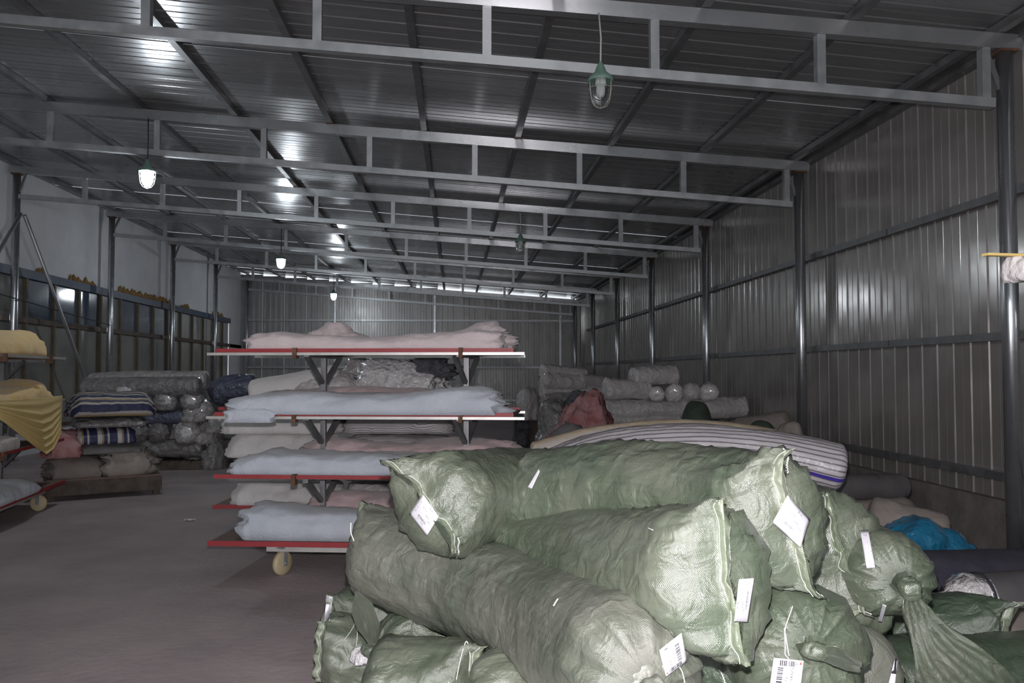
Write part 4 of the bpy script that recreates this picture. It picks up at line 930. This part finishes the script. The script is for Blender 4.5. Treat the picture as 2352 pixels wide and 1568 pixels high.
# ------------------------------------------------------------------ the green sacks
GB = {}
def gsack(key, label, pts, r, e0, e1, seed, m='bag', **k):
    k.setdefault('wr', 1.0); k.setdefault('flat', .86)
    o, F, rings, CC, T = sack('green_sack', pts, r, e0, e1, seed, M[m], **k)
    tag(o, label, 'sack', 'green woven sacks'); GB[key] = (o, F, rings)
    # sewn seams run along the flange of each flat end
    for side, e in ((0, e0), (1, e1)):
        if e[0] != 'seam': continue
        ns, nb = F.shape[:2]; i = 2 if side == 0 else ns-3
        line = []
        ang = e[1]
        A = np.linspace(0, 2*PI, nb, endpoint=False)
        # upper half of the ring between the two ear tips, both faces
        pr = np.cos(A-ang); order = np.argsort(pr)
        top = [j for j in range(nb) if math.sin(A[j]-ang) >= 0]; top = sorted(top, key=lambda j: pr[j])
        bot = [j for j in range(nb) if math.sin(A[j]-ang) < 0]; bot = sorted(bot, key=lambda j: pr[j])
        for nm, sel in (('seam_thread', top), ('seam_thread', bot)):
            P = F[i, sel]; c = F[i].mean(0); Q = F[i, bot if sel is top else top]
            n = (P.mean(0)-Q.mean(0)); n /= np.linalg.norm(n)+1e-9
            P = P+n*.003; P = P[::2]
            MB().tube(spline(P, 70)+np.array([0, 0, .0]),   .0013, 5).build(nm, M['thread'], o, True)
        # a short loose thread end
    return o
def knot(key, at_, r, seed, parent):
    o = mound('knot', at_, r, r, r*1.1, seed, M['bag'], parent, wr=.8, pw=.9, n=22, m=12, base=r*.7); return o
def Pp(px, py, Y): return at(px, py, Y)

# hidden supports first: the sacks that carry the visible heap
for k, (x0, ya, x1, yb, z, lab) in enumerate((
    (-.35, 3.55, 1.15, 3.05, .20, 'lowest sack at the back left of the heap'), (-.2, 3.95, 1.5, 3.75, .20, 'lowest sack at the rear of the heap'),
    (.35, 2.75, 1.75, 2.45, .20, 'lowest sack at the front of the heap'), (.9, 3.45, 2.2, 3.4, .20, 'lowest sack at the right of the heap'),
    (1.15, 2.95, 2.1, 2.55, .22, 'short lowest sack at the right front of the heap'),
    (.25, 3.55, 1.35, 3.3, .55, 'sack in the middle layer at the back of the heap'),
    (.45, 3.05, 1.2, 2.75, .55, 'sack in the middle layer under the big front sack'))):
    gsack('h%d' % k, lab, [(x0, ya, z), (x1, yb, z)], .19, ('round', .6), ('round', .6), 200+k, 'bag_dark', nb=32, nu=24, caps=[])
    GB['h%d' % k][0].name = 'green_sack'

# right side, low
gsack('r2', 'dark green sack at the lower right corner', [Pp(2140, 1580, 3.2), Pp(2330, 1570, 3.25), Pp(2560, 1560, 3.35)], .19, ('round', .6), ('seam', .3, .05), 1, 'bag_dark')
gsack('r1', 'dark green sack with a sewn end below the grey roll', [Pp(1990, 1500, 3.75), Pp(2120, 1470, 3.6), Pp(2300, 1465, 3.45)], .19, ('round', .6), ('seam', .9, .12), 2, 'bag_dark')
gsack('b8', 'sack with a rounded dull end under the tied sack, with a black-edged tag', [Pp(1700, 1480, 3.6), Pp(1985, 1560, 2.75)], .19, ('round', .6), ('round', .5), 3, 'bag_dust')
gsack('b12', 'small sack knotted at its left end low in the heap', [Pp(1260, 1500, 4.0), Pp(1080, 1490, 3.85), Pp(866, 1492, 3.66)], .175, ('round', .7), ('tie', .03), 5, wr=1.3)
gsack('b11', 'low sack with a small white tag at the far left of the heap', [Pp(758, 1432, 4.2), Pp(980, 1440, 4.25), Pp(1200, 1480, 4.4)], .185, ('seam', .9, .04), ('round', .6), 4)
gsack('b13', 'short sack end bulging at the lower left of the heap', [Pp(738, 1500, 3.92), Pp(800, 1505, 3.92), Pp(930, 1560, 3.95)], .15, ('seam', 1.25, .03), ('round', .6), 6, wr=1.7)
gsack('b14', 'sack lying across the bottom edge with a white stitched ear', [Pp(850, 1580, 3.25), Pp(980, 1585, 3.2), Pp(1095, 1600, 3.1)], .19, ('round', .7), ('seam', 1.3, .10), 7, wr=1.5)
gsack('b15', 'brightly lit short sack at the bottom edge beside the long sack', [Pp(1100, 1640, 2.9), Pp(1180, 1612, 2.9), Pp(1330, 1650, 2.85)], .17, ('seam', .7, .08), ('round', .6), 8, wr=1.6)
gsack('b7', 'sack tied in a radiating knot at the bottom right', [Pp(1660, 1400, 3.45), Pp(1780, 1470, 2.8), Pp(1868, 1492, 2.36)], .205, ('round', .6), ('tie', .035), 9, wr=1.2)
gsack('b6b', 'crumpled sack end with a small folded tag above the knotted one', [Pp(1780, 1330, 3.7), Pp(1985, 1390, 2.95)], .15, ('round', .6), ('seam', 2.8, .05), 10, wr=1.6)
gsack('b6', 'sack tied with a round knot and long tail at right', [Pp(1880, 1270, 3.7), Pp(1975, 1285, 3.25), Pp(2078, 1342, 2.80)], .145, ('round', .6), ('tie', .035), 11, wr=1.2)
gsack('b5', 'sack with a tall stitched ear and narrow tag behind the topmost one', [Pp(1640, 1180, 4.1), Pp(1780, 1210, 3.6), Pp(1930, 1268, 2.95)], .205, ('round', .6), ('seam', 1.27, .10), 12, wr=1.2)
gsack('b4', 'long sack stretching diagonally across the front of the heap', [Pp(838, 1262, 3.9), Pp(1080, 1342, 3.5), Pp(1290, 1435, 2.95), Pp(1500, 1580, 2.2)], .205, ('seam', 1.35, .02), ('tie', .05), 13, 'bag_dust', nu=90)
gsack('b3', 'big sack in the middle whose vertical seam faces the camera', [Pp(1130, 1285, 3.75), Pp(1300, 1290, 3.3), Pp(1510, 1318, 2.6), Pp(1668, 1340, 2.22)], .20, ('round', .7), ('seam', 1.53, .07), 14, nu=90, wr=1.3)
gsack('b1', 'sack at the top left of the heap with a diamond-hung tag on its end', [Pp(985, 1160, 3.25), Pp(1120, 1142, 3.7), Pp(1310, 1115, 4.4)], .205, ('seam', 2.35, .12), ('round', .6), 15, wr=1.2)
gsack('b2', 'topmost big sack with a white label on its bright end', [Pp(1225, 1150, 3.65), Pp(1400, 1145, 3.3), Pp(1640, 1165, 2.85), Pp(1815, 1205, 2.45)], .21, ('round', .45), ('seam', 1.33, .10), 16, nu=90, wr=1.35)

# ears, knots and tails
def blob(name, c, r, seed, mt, parent, sc=(1, 1, 1), amp=.25, n=28, m=16, tw=3):
    th = np.linspace(0, 2*PI, n, endpoint=False); ph = np.linspace(-PI/2+.05, PI/2-.05, m); T_, P_ = np.meshgrid(th, ph)
    D = np.stack([np.cos(T_)*np.cos(P_), np.sin(T_)*np.cos(P_), np.sin(P_)], -1)
    k = 1+amp*fbm(D*1.3+seed, 2)+.14*ridge(np.mod((T_+P_*1.4)*tw/(2*PI)*2, 1)-.5)*np.cos(P_)
    V = D*k[..., None]*r*np.array(sc)+np.array(c)
    f = [(i*n+q, i*n+(q+1) % n, (i+1)*n+(q+1) % n, (i+1)*n+q) for i in range(m-1) for q in range(n)]+[tuple(range(n))[::-1], tuple((m-1)*n+q for q in range(n))]
    uv = np.stack([T_*r, P_*r], -1)
    return mesh(name, V.reshape(-1, 3), f, mt, parent, True, uv.reshape(-1, 2))
def tail(name, path, widths, seed, mt, parent, side=(1, 0, 0), nrm=(0, -1, 0), folds=3, amp=.02, n=40, m=30, curl=.0):
    sp = spline(path, n); wd = np.interp(np.linspace(0, 1, n), np.linspace(0, 1, len(widths)), widths)
    G = np.zeros((n, m, 3)); sd = np.array(side, float); nr = np.array(nrm, float)
    T = np.gradient(sp, axis=0); T /= np.linalg.norm(T, axis=1)[:, None]
    for i in range(n):
        s_ = sd-T[i]*(sd@T[i]); s_ /= np.linalg.norm(s_); q = np.cross(s_, T[i]); q = q if q@nr > 0 else -q
        v = np.linspace(-.5, .5, m)
        off = amp*min(1, wd[i]/.06)*(np.sin(2*PI*folds*(v+.08*math.sin(i*.2+seed)))*.6+.7*pnoise(np.stack([v*5+seed, np.full(m, i*.09), np.zeros(m)], -1)))-curl*wd[i]*(2*v)**2
        G[i] = sp[i]+s_*(v*wd[i])[:, None]+q*off[:, None]
    o = drape(name, G, mt, parent, .003)
    return o
o6 = GB['b6'][0]; kc = Pp(2090, 1352, 2.76)
blob('knot', kc, .036, 3, M['bag'], o6, (1, 1, 1.05))
tail('tail', [kc+np.array([0, .01, -.02]), Pp(2118, 1430, 2.72), Pp(2170, 1520, 2.70), Pp(2235, 1620, 2.74), Pp(2270, 1700, 2.8)], [.035, .12, .24, .34, .38], 5, M['bag'], o6, folds=4.4, amp=.032)
o12 = GB['b12'][0]; kc = Pp(858, 1494, 3.62)
blob('knot', kc, .042, 5, M['bag'], o12, (1.1, 1, .8))
tail('tail', [kc+np.array([0, 0, .02]), Pp(846, 1440, 3.60), Pp(832, 1395, 3.60), Pp(818, 1358, 3.62)], [.03, .10, .095, .01], 6, M['bag'], o12, folds=1, amp=.012)
o7 = GB['b7'][0]; kc = Pp(1876, 1496, 2.32)
blob('knot', kc, .030, 7, M['bag'], o7, (1.2, 1, .8))
tail('tail', [kc+np.array([.01, 0, -.005]), Pp(1915, 1506, 2.28), Pp(1950, 1520, 2.28), Pp(1978, 1532, 2.30)], [.035, .055, .045, .03], 8, M['bag'], o7, side=(0, 0, 1), folds=2, amp=.008)
o4 = GB['b4'][0]; kc = Pp(1502, 1592, 2.14)
blob('knot', kc, .04, 9, M['bag_dust'], o4)

# ------------------------------------------------------------------ tags, loose threads
allb = [GB[k][0] for k in GB]
bpy.context.view_layer.update()
BV = bvh_of(allb)
def fit_surface(cs, lift=.004, bow=0.0):
    """corner pixels (s0t0, s1t0, s1t1, s0t1) -> smooth stiff paper resting on the sacks"""
    c = np.array(cs, float)
    def pix(s_, t_): return (c[0]*(1-s_)*(1-t_)+c[1]*s_*(1-t_)+c[2]*s_*t_+c[3]*(1-s_)*t_)
    rows = []; ds = []
    for s_ in np.linspace(0, 1, 6):
        for t_ in np.linspace(0, 1, 6):
            p = pix(s_, t_); h = hit(BV, p[0], p[1], 0)
            if h is None: continue
            rows.append([1, s_, t_, s_*s_, s_*t_, t_*t_]); ds.append((h-CAM)@AF)
    A = np.array(rows); ds = np.array(ds); w, *_ = np.linalg.lstsq(A, ds, rcond=None)
    over = max((A@w-ds).max(), 0)
    over = min(over, .03)
    def f(s_, t_, up=0.0):
        p = pix(s_, t_); d = float(np.array([1, s_, t_, s_*s_, s_*t_, t_*t_])@w)-over-lift-up-bow*4*(s_-.5)**2*.0+bow*math.sin(PI*t_)*math.sin(PI*s_)*-1
        return CAM+ray(p[0], p[1])*d
    return f
def text_mesh(txt):
    cu = bpy.data.curves.new('t', 'FONT'); cu.body = txt; cu.resolution_u = 3; ob = bpy.data.objects.new('t', cu); COL.objects.link(ob)
    dg = bpy.context.evaluated_depsgraph_get(); me = bpy.data.meshes.new_from_object(ob.evaluated_get(dg))
    v = np.array([tuple(q.co) for q in me.vertices])[:, :2] if len(me.vertices) else np.zeros((0, 2)); f = [tuple(p.vertices) for p in me.polygons]
    bpy.data.objects.remove(ob); bpy.data.curves.remove(cu); bpy.data.meshes.remove(me)
    return v, f
def paper_tag(label, cs, parent, items, name='paper_tag', bow=0.0, lift=.005, edge=None):
    f = fit_surface(cs, lift, bow); n = 10
    G = [[f(s_, t_) for t_ in np.linspace(0, 1, n)] for s_ in np.linspace(0, 1, n)]
    o = drape(name, G, M['paper'], parent, .0012)
    if label: o['label'] = label
    inks = {}
    def q(kind, pts, fc):
        mb = inks.setdefault(kind, MB()); mb.add([f(a, b, .0012) for a, b in pts], fc)
    for it in items:
        if it[0] == 'text':
            _, tx, s0, t0, ls, ht, kind = it            # start, length along s, height along t
            v, fc = text_mesh(tx)
            if not len(v): continue
            mn, mx = v.min(0), v.max(0); w = (v-mn)/(mx-mn+1e-9)
            q(kind, [(s0+a*ls, t0+(1-b)*ht) for a, b in w], fc)
        elif it[0] == 'bars':
            _, s0, t0, s1, t1, ax, n_, kind = it; rr = random.Random(int(s0*100+t0*10)+n_); p = 0.0
            while p < 1:
                wd = rr.choice([.4, .7, 1.1])/n_; 
                if p+wd > 1: break
                a, b = p, p+wd
                if ax == 's': q(kind, [(s0+(s1-s0)*a, t0), (s0+(s1-s0)*b, t0), (s0+(s1-s0)*b, t1), (s0+(s1-s0)*a, t1)], [(0, 1, 2, 3)])
                else: q(kind, [(s0, t0+(t1-t0)*a), (s0, t0+(t1-t0)*b), (s1, t0+(t1-t0)*b), (s1, t0+(t1-t0)*a)], [(0, 1, 2, 3)])
                p += wd+rr.choice([.4, .6, .9])/n_
        elif it[0] == 'poly': q(it[2], it[1], [tuple(range(len(it[1])))])
    for kind, mb in inks.items(): mb.build('print', M[kind], o)
    return o
form = [('bars', .30, .66, .72, .76, 's', 16, 'ink_grey'), ('text', '573-1 0026', .30, .80, .36, .05, 'ink_grey'),
        ('text', '1 2 3 4', .10, .22, .05, .5, 'ink'), ('poly', [(.2, .38), (.9, .38), (.9, .387), (.2, .387)], 'ink_grey'), ('poly', [(.2, .50), (.9, .50), (.9, .507), (.2, .507)], 'ink_grey'),
        ('poly', [(.2, .60), (.9, .60), (.9, .607), (.2, .607)], 'ink_grey'), ('text', 'R A', .55, .08, .16, .07, 'ink'), ('text', '10.5', .55, .42, .14, .06, 'ink'),
        ('text', 'M 24', .72, .53, .12, .055, 'ink'), ('text', '2 1 2', .30, .30, .2, .045, 'ink')]
printed = [('poly', [(.04, .07), (.085, .045), (.10, .11), (.075, .12), (.07, .10), (.045, .12)], 'ink_red'), ('text', 'XXJHS', .13, .09, .20, .045, 'ink'),
           ('text', '57041-26', .17, .29, .43, .085, 'ink'), ('text', '\u30cb\u30b7\u77f3\u5bb6\u5e84JS', .16, .45, .60, .10, 'ink'),
           ('bars', .035, .20, .15, .80, 't', 17, 'ink'), ('bars', .19, .63, .82, .82, 's', 20, 'ink'), ('text', '5704126 0026 1', .18, .90, .5, .035, 'ink_grey'), ('text', 'J', .80, .20, .09, .15, 'ink')]
paper_tag('white form tag hung like a diamond', [(971, 1134), (1008, 1186), (980, 1231), (940, 1180)], GB['b1'][0], form)
paper_tag('large crumpled white form tag', [(1809, 1137), (1861, 1193), (1838, 1256), (1774, 1200)], GB['b2'][0], form, bow=.012)
paper_tag('narrow white form tag', [(1994, 1216), (2010, 1303), (1990, 1305), (1976, 1218)], GB['b5'][0], form[2:], bow=.006)
paper_tag('white form tag with a torn edge', [(1697, 1330), (1687, 1426), (1718, 1428), (1733, 1327)], GB['b3'][0], form)
paper_tag('glossy white barcode tag tilted on its side', [(1530, 1553), (1514, 1493), (1565, 1453), (1578, 1518)], GB['b4'][0], printed, bow=.004)
paper_tag('white barcode tag printed 57041-26', [(1846, 1517), (1833, 1625), (1762, 1618), (1777, 1510)], GB['b7'][0], printed)
paper_tag(None, [(1237, 1077), (1240, 1082), (1221, 1122), (1212, 1118)], GB['b2'][0], [])
paper_tag(None, [(751, 1366), (764, 1371), (757, 1425), (744, 1428)], GB['b11'][0], [], lift=.01)
paper_tag(None, [(2028, 1387), (2036, 1390), (2025, 1430), (2017, 1427)], GB['b6b'][0], [('bars', .2, .2, .8, .8, 's', 8, 'ink')])
o = paper_tag('black-edged narrow tag', [(2056, 1510), (2062, 1513), (2054, 1590), (2036, 1590)], GB['b8'][0], [('poly', [(0, 0), (1, 0), (1, .45), (0, .45)], 'ink')])
def strand(px, parent, r=.0018, m='thread', name='loose_thread', lift=.006, jit=.0):
    pts = []
    last = None
    for (x, y) in px:
        h = hit(BV, x, y, lift)
        if h is None or (last is not None and abs(h[1]-last) > .25): h = at(x, y, last if last is not None else 3.0)
        pts.append(h); last = h[1]
    sp = spline(pts, 12*len(pts)); k = np.arange(len(sp)); sp = sp+np.stack([np.sin(k*1.3), np.cos(k*1.7)*.5, np.sin(k*.9)*.3], -1)*jit
    MB().tube(sp, r, 5).build(name, M[m], parent, True)
strand([(1053, 1236), (1056, 1246), (1052, 1258), (1051, 1270), (1050, 1284)], GB['b1'][0], .0021, jit=.002)
strand([(1802, 1034), (1806, 1050), (1804, 1066), (1807, 1085)], GB['b2'][0], .0021, jit=.002)
strand([(1652, 1535), (1660, 1548), (1666, 1568), (1672, 1590)], GB['b3'][0], .0021, jit=.002)
strand([(1820, 1398), (1808, 1440), (1806, 1470), (1812, 1500), (1816, 1508)], GB['b7'][0], .0022, 'tie_plastic', 'plastic_loop', .012)
strand([(1806, 1440), (1803, 1480), (1806, 1502), (1812, 1506)], GB['b7'][0], .0022, 'tie_plastic', 'plastic_loop', .012)
strand([(1556, 1530), (1566, 1550), (1570, 1580)], GB['b4'][0], .0019, 'thread', 'loose_thread', .008)
strand([(728, 1462), (729, 1484)], GB['b13'][0], .0018, jit=.001); strand([(816, 1430), (806, 1450), (790, 1470)], GB['b12'][0], .0018, jit=.001); strand([(818, 1434), (820, 1460), (818, 1484)], GB['b12'][0], .0018, jit=.001)
strand([(1046, 1560), (1056, 1510), (1072, 1476), (1078, 1500), (1074, 1540)], GB['b14'][0], .0020, 'thread', 'seam_thread', .006)
strand([(1494, 1214), (1503, 1219)], GB['b3'][0], .0018); strand([(1284, 1378), (1274, 1394)], GB['b4'][0], .0024); strand([(806, 1200), (806, 1222), (813, 1242)], GB['b4'][0], .0018)
a = hit(BV, 835, 1515, .01)
if a is not None: mound('plastic_scrap', tuple(a), .06, .05, .06, 33, M['film'], GB['b14'][0], wr=2.4, n=20, m=10, folds=.6)
